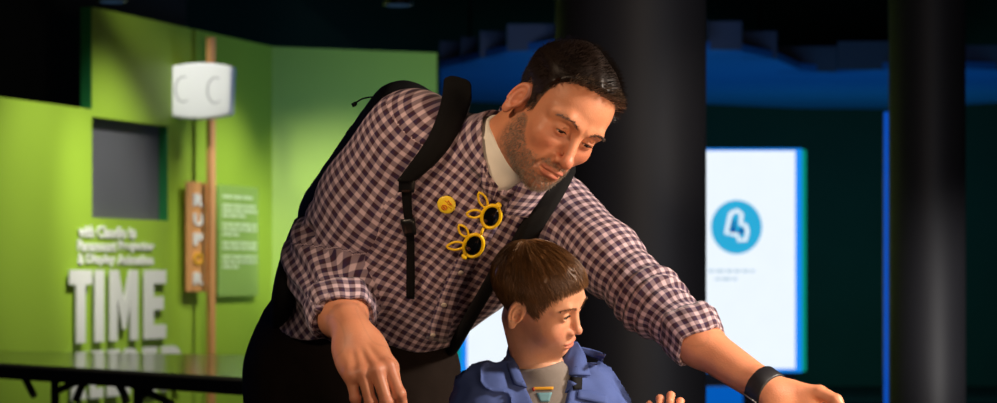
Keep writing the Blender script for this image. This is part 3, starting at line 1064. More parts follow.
# ------------------------------------------------------------ things worn on the shirt and wrist
M_yellow = mat('yellow_plastic', srgb(255, 204, 20), .35, .06)
M_badge = mat('yellow_badge', srgb(255, 216, 48), .4, .05)
M_badge_ink = mat('orange_ink', srgb(214, 112, 20), .5, .05)
M_lens = mat('black_lens', srgb(10, 11, 12), .07, .05, **{'Specular IOR Level': .8})
h, n = sS.hit(446.8, 204); n = nrm(n + A(0, -.4, 0)); t = nrm(np.cross(n, A(0, 0, 1))) * -1; u = np.cross(n, t)
R = np.stack([t, u, n], 1); k = 40
prof = [(.0, .0035), (.0125, .0033), (.0148, .0022), (.0156, .0004), (.0150, -.001), (0, -.001)]
V = np.array([h + n * .004 + R @ A(r * math.cos(2 * math.pi * j / k), r * math.sin(2 * math.pi * j / k), z) for r, z in prof for j in range(k)])
badge = mk('button_badge', V, np.array(grid_faces(len(prof), k, True)), M_badge)
tag(badge, 'round yellow button badge pinned to the chest of the plaid shirt', 'badge')
def scr(pts, r=.0007):
    p = [h + n * .0080 + t * x + u * y for x, y in pts]; return tube(polyline(p, 10), r, sides=6)
ink = [scr([(-.008, -.002), (-.006, -.007), (-.001, -.007), (.001, -.003), (-.003, .0), (-.007, -.001)], .0011),
       scr([(-.002, .008), (.002, .005), (.004, .008), (.006, .003)]), scr([(.002, .003), (.006, .0), (.007, .004), (.010, -.002)]),
       scr([(-.005, -.0035), (-.002, -.005)], .0014), scr([(.003, -.002), (.008, -.006)], .0006)]
mk('badge_print', *join(*ink), M_badge_ink, badge)

HH = [sS.hit(x, y) for x in range(448, 503, 6) for y in range(194, 260, 6)]
g0 = np.mean([h_[0] for h_ in HH], 0); gn = nrm(np.mean([h_[1] for h_ in HH], 0)); g0 = g0 + gn * (np.percentile([(h_[0] - g0) @ gn for h_ in HH], 92) + .005)
def gp(px, py, e=0): return ray_plane(px, py, g0, gn) + gn * e
M_glint = M_yellow
def lens(cx, cy, rx, ry, rot, nm, parent):
    pts = [gp(cx + rx * math.cos(a) * math.cos(rot) - ry * math.sin(a) * math.sin(rot), cy + rx * math.cos(a) * math.sin(rot) + ry * math.sin(a) * math.cos(rot)) for a in np.linspace(0, 2 * math.pi, 40, endpoint=False)]
    return pts
fr = []
LN = [(491.2, 216.6, 9.3, 11.4, .35), (473.6, 245.6, 9.3, 11.6, .45)]
for c in LN:
    v, f = tube(lens(*c, '', None), .0031, True, 10); fr.append((v, f))
bridge = polyline([gp(483.5, 228), gp(482, 231, .003), gp(481.2, 234.5)], 8)
fr.append(tube(bridge, .0024, sides=8))
for px, py in ((498.5, 205.5), (464.5, 256.5)):
    v, f = uvsphere(gp(px, py), A(.0055, .004, .0055), None, 12, 8); fr.append((v, f))
glasses = mk('novelty_sunglasses', *join(*fr), M_yellow)
tag(glasses, 'yellow novelty sunglasses with leaf shaped loops hooked on the plaid shirt front', 'sunglasses')
for c in LN:
    pts = lens(c[0], c[1], c[2] - 1, c[3] - 1, c[4], '', None); ce = np.mean(pts, 0)
    ring = np.array(pts); mid_ = ce + (ring - ce) * .6 + gn * .0035
    V = np.concatenate([ring, mid_, [ce + gn * .0045]]); k = len(pts)
    f = [(i, (i + 1) % k, k + (i + 1) % k, k + i) for i in range(k)] + [(k + i, k + (i + 1) % k, 2 * k) for i in range(k)]
    mk('lens', V, f, M_lens, glasses)
def leaf(b, tip, wd):
    b, tip = np.array(b, float), np.array(tip, float); d = tip - b; s = A(-d[1], d[0]) / np.linalg.norm(d)
    L_ = [b + d * t + s * wd * math.sin(math.pi * min(1, t * .92 + .06)) ** .8 for t in np.linspace(0, 1, 14)]
    R_ = [b + d * t - s * wd * math.sin(math.pi * min(1, t * .92 + .06)) ** .8 for t in np.linspace(1, 0, 14)][1:-1]
    return tube([gp(*p) for p in L_ + R_], .0021, True, 8)
for b, tp in (((486.5, 207.5), (479, 192.5)), ((482, 213.5), (466.5, 214.2)), ((467.5, 236.5), (459, 225)), ((464.5, 245), (446.8, 246.8))):
    v, f = leaf(b, tp, 3.9); mk('leaf_loop', v, f, M_yellow, glasses)
for s0, s1 in (((499, 205), W(503, 204, 3.75)), ((464, 257), W(462, 262, 3.78))):
    a_ = gp(*s0); b_ = a_ - gn * .03 + A(.002, 0, -.01)
    v, f = tube(np.array([a_, (a_ + b_) / 2, b_]), .002, sides=6); mk('temple_arm', v, f, M_yellow, glasses)

# wrist band
ax = nrm(L_W - L_C); c = L_W - ax * .020; r = nrm(A(0, 1, 0) - ax * ax[1]); w2 = np.cross(ax, r); n_ = 48
prof = [(-.0150, .0285), (-.0150, .0318), (-.0125, .0332), (.0125, .0328), (.0150, .0314), (.0150, .0282)]
M_band = mat('black_rubber', srgb(30, 29, 33), .45, .1, 80)
V = np.array([c + ax * z + rr * (math.cos(2 * math.pi * j / n_) * r + math.sin(2 * math.pi * j / n_) * w2) for z, rr in prof for j in range(n_)])
wb = mk('wristband', V, np.array(grid_faces(len(prof), n_, True)), M_band)
tag(wb, 'black fitness band on the outstretched left wrist of the man', 'fitness band')
front_ = nrm(A(-.25, -.75, -.6)); front_ = nrm(front_ - ax * (front_ @ ax)); side_ = np.cross(ax, front_)
v, f = box(c + front_ * .0332 + ax * 0, (.0135, .0012, .0012), np.stack([ax, side_, front_], 1))
o = mk('clasp', v, f, mat('steel_pin', srgb(150, 150, 152), .3, .05, **{'Metallic': .6}), wb); tag(o, 'thin bright metal clasp line')
# ------------------------------------------------------------ THE BOY
bh = Head(A(.060, 3.50, 1.046), (.47, .82, .33), (.86, -.36, -.36), .705, 1)
bh.slz, bh.slh = .0165, .0058
M_denim = mat('blue_cotton_drill', srgb(66, 86, 146), .85, .12, 40, .35, 900)
M_denim_dark = mat('navy_cotton', srgb(40, 54, 110), .9, .1, 40, .3, 900)
M_boytee = mat('grey_marl_jersey', srgb(126, 118, 112), .9, .08, 200, .2, 900)
bH = A(.055, 3.60, .50)
bNB = W(538, 372, 3.535)
bT = Frame(bH, bNB - bH, A(.97, .22, .0))
bl = np.linalg.norm(bNB - bH)
btab = [(-.02, .135, .10, 0, 0), (.10, .125, .092, 0, 0), (.25, .130, .090, 0, 0), (bl - .10, .132, .086, 0, 0), (bl - .05, .120, .076, 0, 0), (bl - .02, .085, .062, 0, 0), (bl + .01, .054, .052, 0, .002), (bl + .04, .045, .045, 0, .004)]
bRS, bLS = W(484, 397, 3.50), W(591, 392, 3.575)
bRE, bLE = A(-.075, 3.46, .755), A(.212, 3.47, .735)
bRW, bLW = A(.01, 3.33, .83), A(.252, 3.335, .826)
b_r, b_l = [bRS, bRE, bRW], [bLS, bLE, bLW]
br_rad, bl_rad = [.050, .044, .034], [.047, .042, .033]
def b_shirt(P):
    q = bT.loc(P)
    dt = smax(trunk(q, btab), q[:, 2] - bl - .022, .012); dt = smax(dt, .0 - q[:, 2], .006)
    dr = limb(P, b_r, br_rad, .03); dl = limb(P, b_l, bl_rad, .03)
    dr = smax(dr, (P - bRW) @ nrm(bRW - bRE) + .02, .004); dl = smax(dl, (P - bLW) @ nrm(bLW - bLE) + .02, .004)
    d = smin(smin(dt, dr, .035), dl, .035)
    wr = noise(P * A(22, 22, 30) + 7); d = d + .0035 * noise(P * A(16, 16, 12) + 1) - .0075 * np.exp(-(wr / .11) ** 2) + .0022 * noise(P * 60 + 2)
    wed = smax(np.abs(q[:, 0] - .004) - (q[:, 2] - (bl - .100)) * .42, -(q[:, 1] - .0), .004)
    d = smax(d, -wed, .003)
    d = smax(d, -smax(ln((q - A(0, .008, 0))[:, :2]) - .044, bl - .02 - q[:, 2], .006), .004)
    return d
bsV, bsQ = snet(b_shirt, A(-.20, 3.20, .46), A(.36, 3.76, 1.02), .0036, extra=.01)
cen = bsV[bsQ].mean(1)
dt_, dr_, dl_ = trunk(bT.loc(cen), btab), limb(cen, b_r, br_rad), limb(cen, b_l, bl_rad)
isR = (dr_ < dt_) & (((cen - bRS) @ nrm(bRE - bRS)) > -.02); isL = (dl_ < dt_) & (((cen - bLS) @ nrm(bLE - bLS)) > -.02)

b_nhi, b_nlo = bh.wor(A(0, .030, -.045)), bNB + bT.a * .0 + bT.f * .004
def boy_head_sdf(P):
    d = bh.full(bh.loc(P)) * bh.s
    return smin(d, cap(P, b_nhi, b_nlo, .0315, .0370), .02)
v1, q1 = snet(boy_head_sdf, bh.pos - .165, bh.pos + .165, .0013)
hand_b = Hand(bLW, (.10, -.10, 1.0), (-1, .10, .15), -1, .64,
              [(.45, 1.55, .8), (.40, 1.5, .8), (.45, 1.55, .8), (.55, 1.55, .8)], [A(.88, .52, -.1), A(1, .30, 0), A(1, .05, -.05)], (.10, .0, -.08, -.18))
hand_b2 = Hand(bRW, (.65, -.75, .0), (.6, .5, .5), 1, .64, [(.3, .5, .3)] * 4, [A(.6, .6, -.4), A(.85, .3, -.3), A(.9, .1, -.3)])
v2, q2 = snet(lambda P: smin(limb(P, [bLE, bLW], [.030, .022]), hand_b.sdf(P), .012), bLE - A(.12, .28, .08), bLE + A(.14, .1, .26), .002)
v3, q3 = snet(lambda P: smin(limb(P, [bRE, bRW], [.030, .022]), hand_b2.sdf(P), .012), bRE - A(.08, .28, .08), bRE + A(.24, .1, .2), .003)
bhR, bhL = bH + A(-.06, 0, -.02), bH + A(.065, 0, -.02)
BF = [A(-.02, 3.62, 0), A(.14, 3.58, 0)]
def b_under(P):
    q = bT.loc(P); t2 = [(w, a - .02, b - .02, c, e) for (w, a, b, c, e) in btab]
    d = smax(trunk(q, t2), np.abs(q[:, 2] - bl / 2) - bl / 2 - .01, .02)
    d = smin(d, limb(P, b_r[:2], [.034, .03]), .02); d = smin(d, limb(P, b_l[:2], [.034, .03]), .02)
    d = smin(d, cap(P, bNB - bT.a * .06, bNB + bT.a * .01, .05, .04), .02)
    for h, ft in ((bhR, BF[0]), (bhL, BF[1])):
        d = smin(d, limb(P, [h, ft + A(0, .015, .06)], [.055, .03]), .03)
    return d
v4, q4 = snet(b_under, A(-.2, 3.35, .02), A(.36, 3.8, 1.0), .009)
SKB = np.array(srgb(226, 164, 130))
BT_ = [(-.12, .090), (-.085, .088), (-.06, .076), (-.045, .054), (-.036, .026), (-.03, .008), (-.012, .012), (-.004, .040), (.026, .040), (.034, -.02), (.05, -.055), (.12, -.065)]
def boy_tint(V):
    q = bh.loc(V); c = np.tile(SKB, (len(V), 1)); x = np.abs(q[:, 0]); mx = np.abs(q) * A(1, 0, 0) + q * A(0, 1, 1)
    def mixin(m, col): c[:] = c * (1 - m[:, None]) + np.asarray(col) * m[:, None]
    mixin(.35 * np.exp(-((x - .040) ** 2 + (q[:, 2] + .02) ** 2) / .0006) * (q[:, 1] < -.03), srgb(214, 118, 96))
    mixin(.35 * np.exp(-(x ** 2 + (q[:, 2] + .02) ** 2) / .0003) * (q[:, 1] < -.09), srgb(214, 120, 98))
    lips = np.minimum(ell(mx, A(.006, -.0945, -.0525), (.019, .0075, .0052)), ell(q, A(0, -.0935, -.0625), (.0205, .0085, .0064)))
    mixin(.75 * sst(-lips, -.002, .0006), srgb(196, 100, 90))
    mixin(.6 * sst(hairline(q, BT_), .0, .015), srgb(110, 74, 46))
    return c
bV, bQ, bC = cat((v1, q1, boy_tint(v1)), (v2, q2, hand_tint(v2, hand_b) * A(1.03, 1.03, 1.05)), (v3, q3, hand_tint(v3, hand_b2)), (v4, q4, np.tile(SKB, (len(v4), 1))))
boy = mk('person', bV, bQ, M_skin, None, cols=bC, base=A(.06, 3.60, 0))
tag(boy, 'young boy in a blue shirt looking sideways under the arm of the man', 'person', 'visitors at the exhibit')
eyes(bh, boy, A(.15, -1, -.12))
f_bskull = lambda q: bh.face(q)
def boy_hair_sdf(P):
    q = bh.loc(P); h = hairline(q, BT_)
    th = .003 + .004 * sst(q[:, 2], .0, .09)
    th = (th + .003 * noise(q * A(60, 60, 18))) * sst(h, -.001, .014)
    return smax(bh.face(q) - th, -(h - .006 + .004 * noise(q * A(70, 70, 20))), .003) * bh.s
v, q_ = snet(boy_hair_sdf, bh.pos - .165, bh.pos + .165, .0021)
bhair = mk('hair', v, q_, M_boy_hair, boy)
p, g = sample_on(f_bskull, 9000, A(-.09, -.11, -.07), A(.09, .12, .15), lambda p: hairline(p, BT_) > .001)
crown = A(.012, .055, .13)
d = p - crown; d = d - g * (d * g).sum(1)[:, None]; d /= ln(d)[:, None] + 1e-6
swirl = np.cross(g, d) * .25
d = d + swirl + g * .28 + rng.normal(0, .13, p.shape) + .35 * np.stack([noise(p * 45), noise(p * 45 + 9), noise(p * 45 + 21)], 1); d /= ln(d)[:, None]
hh = hairline(p, BT_)
L = np.clip(.018 + .030 * sst(p[:, 2], .03, .11), 0, .05) * rng.uniform(.75, 1.2, len(p))
L = np.minimum(L, .008 + hh * 1.0 + rng.uniform(0, .010, len(p)))
lift = rng.uniform(.003, .0095, len(p)) * (.55 + .45 * sst(p[:, 2], 0, .09))
S = grow(bh, f_bskull, p + g * lift[:, None] * .7, d, L, 6, lift, np.tile(A(0, -.0, -.5), (len(p), 1)), hug=.5)
v, q_ = strands(bh.wor(S.reshape(-1, 3)).reshape(S.shape), None, None, .00062)
mk('hair_strand', v, q_, M_boy_hair, bhair)
brows(bh, boy, M_boy_hair, 110, .00034, .0, .003)
lashes(bh, boy, M_black_hair, .1)

v, q_ = sub(bsV, bsQ, ~(isR | isL)); bshirt = mk('jacket', v, q_, M_denim, boy)
for m_ in (isR, isL):
    v, q_ = sub(bsV, bsQ, m_); mk('sleeve', v, q_, M_denim, bshirt)
def b_tee(P):
    q = bT.loc(P); t2 = [(w, a - .010, b - .012, c, e) for (w, a, b, c, e) in btab]
    d = smax(trunk(q, t2), np.abs(q[:, 2] - bl + .07) - .08, .003)
    d = smin(d, smax(cap(P, b_nhi, b_nlo, .036, .043), (P - b_nlo) @ nrm(b_nhi - b_nlo) - .010, .003), .012)
    return d + .001 * noise(P * 50)
tV, tQ = snet(b_tee, bNB - .15, bNB + .12, .003)
btee = mk('t_shirt', tV, tQ, M_boytee, boy); tag(btee, 'grey t-shirt with a small yellow and teal print')
bS, tS = Surf(bsV, bsQ), Surf(tV, tQ)
def onto(name, surf, left, right, m, n, lift, th, mt, parent, label=None):
    G, N, t_ = band(surf, left, right, m, n, lift, th)
    V, f = slab_from_grid(G, N, t_); o = mk(name, V, f, mt, parent)
    if label: tag(o, label)
    return o
M_pr_y = mat('yellow_print', srgb(222, 160, 30), .7, .05); M_pr_r = mat('red_print', srgb(150, 50, 30), .7, .05); M_pr_t = mat('teal_print', srgb(96, 140, 150), .7, .08)
onto('print_line', tS, [(533, 387), (533.5, 390)], [(553, 386.5), (553, 389.5)], 4, 12, .001, .0006, M_pr_y, btee, 'yellow lettering band on the t-shirt')
onto('print_line', tS, [(531.5, 388), (533, 391.5)], [(534, 387), (535, 391)], 3, 3, .0014, .0006, M_pr_r, btee)
onto('print_figure', tS, [(536, 393), (540, 402)], [(552, 392.5), (549, 402)], 5, 6, .001, .0006, M_pr_t, btee, 'teal figure print on the t-shirt')
onto('collar', bS, [(513, 334), (505, 345), (505, 362), (513, 386)], [(518, 340), (517, 352), (521, 368), (532, 389)], 12, 6, .004, .004, M_denim, bshirt)
onto('collar', bS, [(570, 346), (566, 356), (564, 366), (564, 376)], [(575, 346), (582, 356), (586, 366), (589, 378)], 12, 6, .004, .004, M_denim, bshirt)
onto('front_facing', bS, [(563, 376), (556, 388), (549, 402)], [(575, 384), (567, 394), (560, 406)], 8, 5, .002, .003, M_denim, bshirt)
onto('patch', bS, [(572, 378), (572.5, 390)], [(581, 378.5), (581, 390)], 5, 5, .002, .0015, M_nylon, bshirt, 'black square patch under the collar')
onto('epaulette', bS, [(579, 349), (592, 351), (604, 356)], [(578, 354), (590, 357), (602, 363)], 10, 4, .002, .003, M_denim, bshirt)
onto('pocket_flap', bS, [(577, 391), (592, 393), (608, 398)], [(576, 399), (590, 402), (607, 406)], 8, 4, .002, .0025, M_denim, bshirt)
def b_trouser(P):
    d = ell(P, bH + A(0, 0, -.01), (.128, .10, .12))
    for h, ft in ((bhR, BF[0]), (bhL, BF[1])):
        d = smin(d, limb(P, [h, ft + A(0, .015, .055)], [.072, .05]), .03)
    return smax(smax(d, P[:, 2] - bH[2] - .05, .01), .04 - P[:, 2], .008) + .003 * noise(P * 20)
v, q_ = snet(b_trouser, A(-.15, 3.4, .02), A(.28, 3.8, .62), .008); mk('trousers', v, q_, M_denim_dark, boy)
for ft in BF:
    def shoe(P, ft=ft):
        d = ell(P, ft + A(0, -.03, .035), (.036, .095, .04)); return smax(d, .002 - P[:, 2], .004)
    v, q_ = snet(shoe, ft - A(.06, .15, .02), ft + A(.06, .1, .1), .006); mk('shoe', v, q_, M_plastic, boy)
# ------------------------------------------------------------ THE HALL
M_green = mat('green_paint', srgb(152, 186, 54), .55, .05, 3, .05, 300)
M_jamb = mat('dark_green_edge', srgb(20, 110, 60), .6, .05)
M_dark = mat('dark_wall_paint', srgb(10, 12, 13), .9, .2, 2)
M_teal = mat('dark_teal_paint', srgb(20, 62, 56), .8, .2, 2)
M_ceil = mat('black_ceiling', srgb(9, 9, 12), .95, .2, 2)
M_floor = mat('dark_floor', srgb(34, 34, 36), .45, .15, 4)
M_white = mat('white_lettering', srgb(236, 236, 232), .6, .03)
M_black = mat('black_steel', srgb(12, 12, 13), .5, .1)
M_screen = mat('dark_grey_panel', srgb(88, 88, 96), .5, .05, 6)
M_col = mat('charcoal_column', srgb(50, 50, 56), .55, .08, 5)
M_wood = None
t = NT('pine_wood')
tc = t.n('ShaderNodeTexCoord').outputs['Object']
mp = t.n('ShaderNodeMapping'); mp.inputs['Scale'].default_value = (14, 14, 1.2); t.put(mp.inputs[0], tc)
c = t.mix(t.noise(3, 4, mp.outputs[0]), srgb(206, 138, 80), srgb(236, 178, 116))
M_wood = t.bsdf(c, .5, None)

def struct(o): o['kind'] = 'structure'; return o
# floor, ceiling, outer walls
struct(mk('floor', *box((1.5, 9, -.05), (9, 12.5, .05)), M_floor, smooth=False))
struct(mk('ceiling', *box((1.5, 9, 4.65), (9, 12.5, .05)), M_ceil, smooth=False))
struct(mk('wall_back', *box((1.5, 21.4, 2.3), (9, .1, 2.35)), M_teal, smooth=False))
struct(mk('wall_right', *box((10.4, 9, 2.3), (.1, 12.5, 2.35)), M_dark, smooth=False))
struct(mk('wall_front', *box((1.5, -3.4, 2.3), (9, .1, 2.35)), M_dark, smooth=False))

# the green exhibition wall: plane through A0 along wd
Y92 = 11.0
A0 = A((92 - CX) / F * Y92, Y92, 0); Y272 = Y92 * 264 / 224.
A1 = A((272 - CX) / F * Y272, Y272, 0)
wd = nrm(A1 - A0); wn = A(wd[1], -wd[0], 0)          # wn faces the room
UP = A(0, 0, 1)
def wp(px, py, off=0.0): return ray_plane(px, py, A0 + wn * off, wn)
def wsz(px, py, off=0.0):
    p = wp(px, py, off); return (p - A0) @ wd, p[2]
def zat(px, py): return wsz(px, py)[1]
s_l, s_92, s_167, s_272 = wsz(-70, 270)[0], 0.0, wsz(168, 270)[0], wsz(272, 270)[0]
z_low, z_top, z_o1, z_o0 = zat(60, 105), zat(150, 19.5), zat(100, 117.5), zat(100, 218)
def wbox(s0, s1, z0, z1, d0=0.0, d1=-.05):
    return prism([(s0, z0), (s1, z0), (s1, z1), (s0, z1)], wd, UP, wn, A0 + wn * d1, d0 - d1)
struct(mk('wall_left', *join(wbox(s_l, s_92, 0, z_low), wbox(s_92, s_167, 0, z_o0), wbox(s_92, s_167, z_o1, z_top), wbox(s_167, s_272, 0, z_top)), M_green, smooth=False))
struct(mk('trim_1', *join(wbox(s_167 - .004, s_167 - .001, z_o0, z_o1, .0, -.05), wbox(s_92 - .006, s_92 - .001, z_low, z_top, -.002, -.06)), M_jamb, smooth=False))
W2 = A((437 - CX) / F * 13.35, 13.35, 0)
w2d = nrm(W2 - A1); w2n = A(w2d[1], -w2d[0], 0); w2L = np.linalg.norm(W2 - A1)
struct(mk('wall_far', *prism([(0, 0), (w2L, 0), (w2L, z_top), (0, z_top)], w2d, UP, w2n, A1 - w2n * .05, .05), M_green, smooth=False))
# dark space seen above the low part of the wall
struct(mk('wall_behind', *wbox(s_l, s_272, 0, 4.6, -.55, -.6), M_dark, smooth=False))
v, f = wbox(s_92 - .02, s_167 + .02, z_o0 - .02, z_o1 + .02, -.052, -.085)
o = mk('display_panel', v, f, M_screen, smooth=False); tag(o, 'dark grey blank panel recessed in the green wall above the lettering', 'panel')

# ---- lettering -----------------------------------------------------
GL = {
 'T': [[(0, 1), (1, 1), (1, .80), (.70, .80), (.70, 0), (.30, 0), (.30, .80), (0, .80)]],
 'I': [[(.0, 0), (.0, 1), (1, 1), (1, 0)]],
 'M': [[(0, 0), (0, 1), (.30, 1), (.5, .55), (.70, 1), (1, 1), (1, 0), (.74, 0), (.74, .60), (.56, .16), (.44, .16), (.26, .60), (.26, 0)]],
 'E': [[(0, 0), (0, 1), (1, 1), (1, .80), (.42, .80), (.42, .61), (.88, .61), (.88, .42), (.42, .42), (.42, .20), (1, .20), (1, 0)]],
 'K': [[(0, 0), (0, 1), (.36, 1), (.36, .62), (.62, 1), (1, 1), (.66, .54), (1, 0), (.62, 0), (.40, .36), (.36, .30), (.36, 0)]],
}
def arc(cx, cy, rx, ry, a0, a1, n=10): return [(cx + rx * math.cos(a), cy + ry * math.sin(a)) for a in np.linspace(a0, a1, n)]
hp = math.pi / 2
GL['P'] = [[(0, 0), (0, 1)] + arc(.52, .72, .48, .28, hp, -hp) + [(.38, .44), (.38, 0)]]
GL['R'] = [[(0, 0), (0, 1)] + arc(.52, .73, .48, .27, hp, -hp * .8) + [(1, 0), (.62, 0), (.50, .42), (.38, .42), (.38, 0)]]
HOLE = {'P': [(.38, .62), (.38, .82), (.52, .82), (.62, .77), (.62, .67), (.52, .62)], 'R': [(.38, .62), (.38, .82), (.52, .82), (.62, .77), (.62, .67), (.52, .62)]}
M_hole = M_green
def letter(ch, s0, s1, z0, z1, off, depth, m, name, label, cat, group=None, parent=None):
    poly = [(s0 + (s1 - s0) * x, z0 + (z1 - z0) * y) for x, y in GL[ch][0]]
    if ch in HOLE:
        # bridge the counter into the outline
        hole = [(s0 + (s1 - s0) * x, z0 + (z1 - z0) * y) for x, y in HOLE[ch]]
        k = 1
        poly = poly[:1] + [(poly[0][0], hole[1][1])] + [hole[1]] + hole[2:] + [hole[0], hole[1]] + [(poly[0][0], hole[1][1] + 1e-4)] + poly[1:]
        # drop the sliver by keeping the order outline -> hole -> outline
    import bmesh
    bm = bmesh.new()
    vs = [bm.verts.new(A0 + wn * off + wd * x + UP * y) for x, y in poly]
    fc = bm.faces.new(vs); fc.normal_update()
    r = bmesh.ops.triangulate(bm, faces=[fc])
    ex = bmesh.ops.extrude_face_region(bm, geom=list(bm.faces))
    for v_ in ex['geom']:
        if isinstance(v_, bmesh.types.BMVert): v_.co += Vector(wn * depth)
    bmesh.ops.recalc_face_normals(bm, faces=bm.faces)
    V = [tuple(v_.co) for v_ in bm.verts]; bm.verts.index_update()
    f = [[v_.index for v_ in q.verts] for q in bm.faces]; bm.free()
    o = mk(name, np.array(V), f, m, parent, smooth=False)
    if label: tag(o, label, cat, group)
    return o
def lrow(word, spans, py_top, py_bot, m, size, group, which):
    for ch, (a, b), lab in zip(word, spans, which):
        s0, s1 = wsz(a + 1, 300, .022)[0], wsz(b + .5, 300, .022)[0]; pm = (a + b) / 2
        zt, zb = zat(110, py_top), zat(110, py_bot)
        letter(ch, s0, s1, zb, zt, .017, .009, m, 'wall_letter', lab, 'letter', group)
lrow('TIME', [(68, 91), (93.5, 103), (108.5, 137), (143, 165)], 270, 341, M_white, .3, 'large white wall letters',
     ['white block letter T on the green wall, first of the large row', 'white block letter I on the green wall, second of the large row', 'white block letter M on the green wall, third of the large row', 'white block letter E on the green wall, last of the large row'])
KE = [(70, 86), (89, 102), (106, 119), (123, 138), (142, 156), (161, 180)]
lrow('KEEPER', KE, 349.5, 396, M_white, .2, 'lower white wall letters behind the table',
     ['white letter K on the green wall behind the black table', 'first white letter E beside K on the wall behind the black table', 'second white letter E beside P on the wall behind the black table', 'white letter P on the green wall behind the black table', 'white letter E between P and R on the wall behind the black table', 'white letter R ending the row on the wall behind the black table'])

def text_obj(body, O, ax, ay, n, height, width, depth, m, name, parent=None, bold=.0, align='LEFT'):
    cu = bpy.data.curves.new('t', 'FONT'); cu.body = body; cu.size = 1; cu.extrude = 0; cu.offset = bold; cu.resolution_u = 3
    tmp = bpy.data.objects.new('t', cu); COL.objects.link(tmp)
    dg = bpy.context.evaluated_depsgraph_get(); me = bpy.data.meshes.new_from_object(tmp.evaluated_get(dg))
    V = np.array([v.co for v in me.vertices]); f = [tuple(p.vertices) for p in me.polygons]
    bpy.data.objects.remove(tmp); bpy.data.curves.remove(cu); bpy.data.meshes.remove(me)
    lo, hi = V.min(0), V.max(0)
    P = O + (V[:, :1] - lo[0]) / (hi[0] - lo[0]) * width * ax + (V[:, 1:2] - lo[1]) / (hi[1] - lo[1]) * height * ay
    from collections import Counter
    ec = Counter(); k = len(P)
    for q in f:
        for a_, b_ in zip(q, q[1:] + q[:1]): ec[(a_, b_)] += 1
    side = [(a_, b_, k + b_, k + a_) for (a_, b_) in ec if (b_, a_) not in ec]
    VV = np.concatenate([P, P + n * depth])
    return mk(name, VV, [tuple(reversed(q)) for q in f] + [tuple(k + i for i in q) for q in f] + side, m, parent, smooth=False)
for body, x0, x1, y0, y1, lab in (('with', 79, 95, 226, 238, 'small white wall word starting the top line of lettering'),
                                 ('Claudio', 98, 127, 226, 238, 'small white wall word in the middle of the top line of lettering'),
                                 ('to', 129.5, 136.5, 227, 238, 'short white wall word ending the top line of lettering'),
                                 ('Paramount', 78.5, 117, 240.5, 251.5, 'small white wall word starting the middle line of lettering'),
                                 ('Projector', 119.5, 155, 240.5, 252.5, 'small white wall word ending the middle line of lettering'),
                                 ('&', 79, 84.5, 254, 264.5, 'small white ampersand on the wall starting the bottom line of lettering'),
                                 ('Display', 87, 116, 254, 266, 'small white wall word after the ampersand in the bottom line'),
                                 ('Animation', 118.5, 154, 254, 264.5, 'small white wall word ending the bottom line above the large letters')):
    s0, s1 = wsz(x0, 250, .012)[0], wsz(x1, 250, .012)[0]; zt, zb = zat(110, y0), zat(110, y1)
    o = text_obj(body, A0 + wd * s0 + UP * zb + wn * .004, wd, UP, wn, zt - zb, s1 - s0, .006, M_white, 'wall_word', bold=.022)
    tag(o, lab, 'lettering', 'small lettering on the green wall')

# ---- wooden pole, its lamp box, totem and the text panel -------------
POFF = .10
pc = wp(211, 200, POFF)
pole_base = A(pc[0], pc[1], 0)
PR = .0265
pt = zat(211, 30)
v, f = tube(np.array([pole_base + UP * z for z in (0, .5, 1.0, 1.5, 2.0, 2.34)]), PR, sides=4)
pole = mk('wooden_pole', v, f, M_wood, smooth=False); bevel(pole, .004)
tag(pole, 'slim orange wooden pole standing in front of the green wall', 'pole')
# rounded white box
bx = ray_plane(203, 92, A(pc[0], pc[1] - .14, 0), A(0, -1, 0)); mpp = bx[1] / F
M_lampwhite = mat('white_enamel', srgb(246, 246, 244), .5, .01)
n_ = 24
outline = []
w_, h_, bul = 33.5 * mpp, 24 * mpp, 4.2 * mpp
for x in np.linspace(-1, 1, n_): outline.append((x * w_, h_ + bul * (1 - x * x)))
for x in np.linspace(1, -1, n_): outline.append((x * w_, -h_ - bul * (1 - x * x)))
yaw = .16; bxx = A(math.cos(yaw), -math.sin(yaw), 0); bxn = A(-math.sin(yaw), -math.cos(yaw), 0)
v, f = prism(outline, bxx, nrm(UP + bxx * .04), bxn, bx, .085)
lb = mk('white_box_sign', v, f, M_lampwhite, smooth=False); bevel(lb, .022, 4)
tag(lb, 'white box sign with bulging edges and two round outlines fixed to the wooden pole', 'sign')
M_grey = mat('grey_rim_shade', srgb(150, 150, 150), .6, .03)  # grey arcs stand for the shade on the rims of raised discs
for cx_ in (-15.5, 17.5):
    a = np.linspace(1.2, 5.3, 26) if cx_ < 0 else np.linspace(1.1, 5.35, 26)
    pts = [bx + bxn * .085 + bxx * (cx_ * mpp + 8.2 * mpp * math.cos(t_)) + UP * (12.6 * mpp * math.sin(t_) + 1.0 * mpp - cx_ * .04 * mpp) for t_ in a]
    v, f = tube(np.array(pts), [.0022 + .0016 * abs(math.sin(i / 25 * math.pi)) for i in range(26)], sides=8)
    o = mk('round_outline', v, f, M_grey, lb); tag(o, 'thin grey open circle')
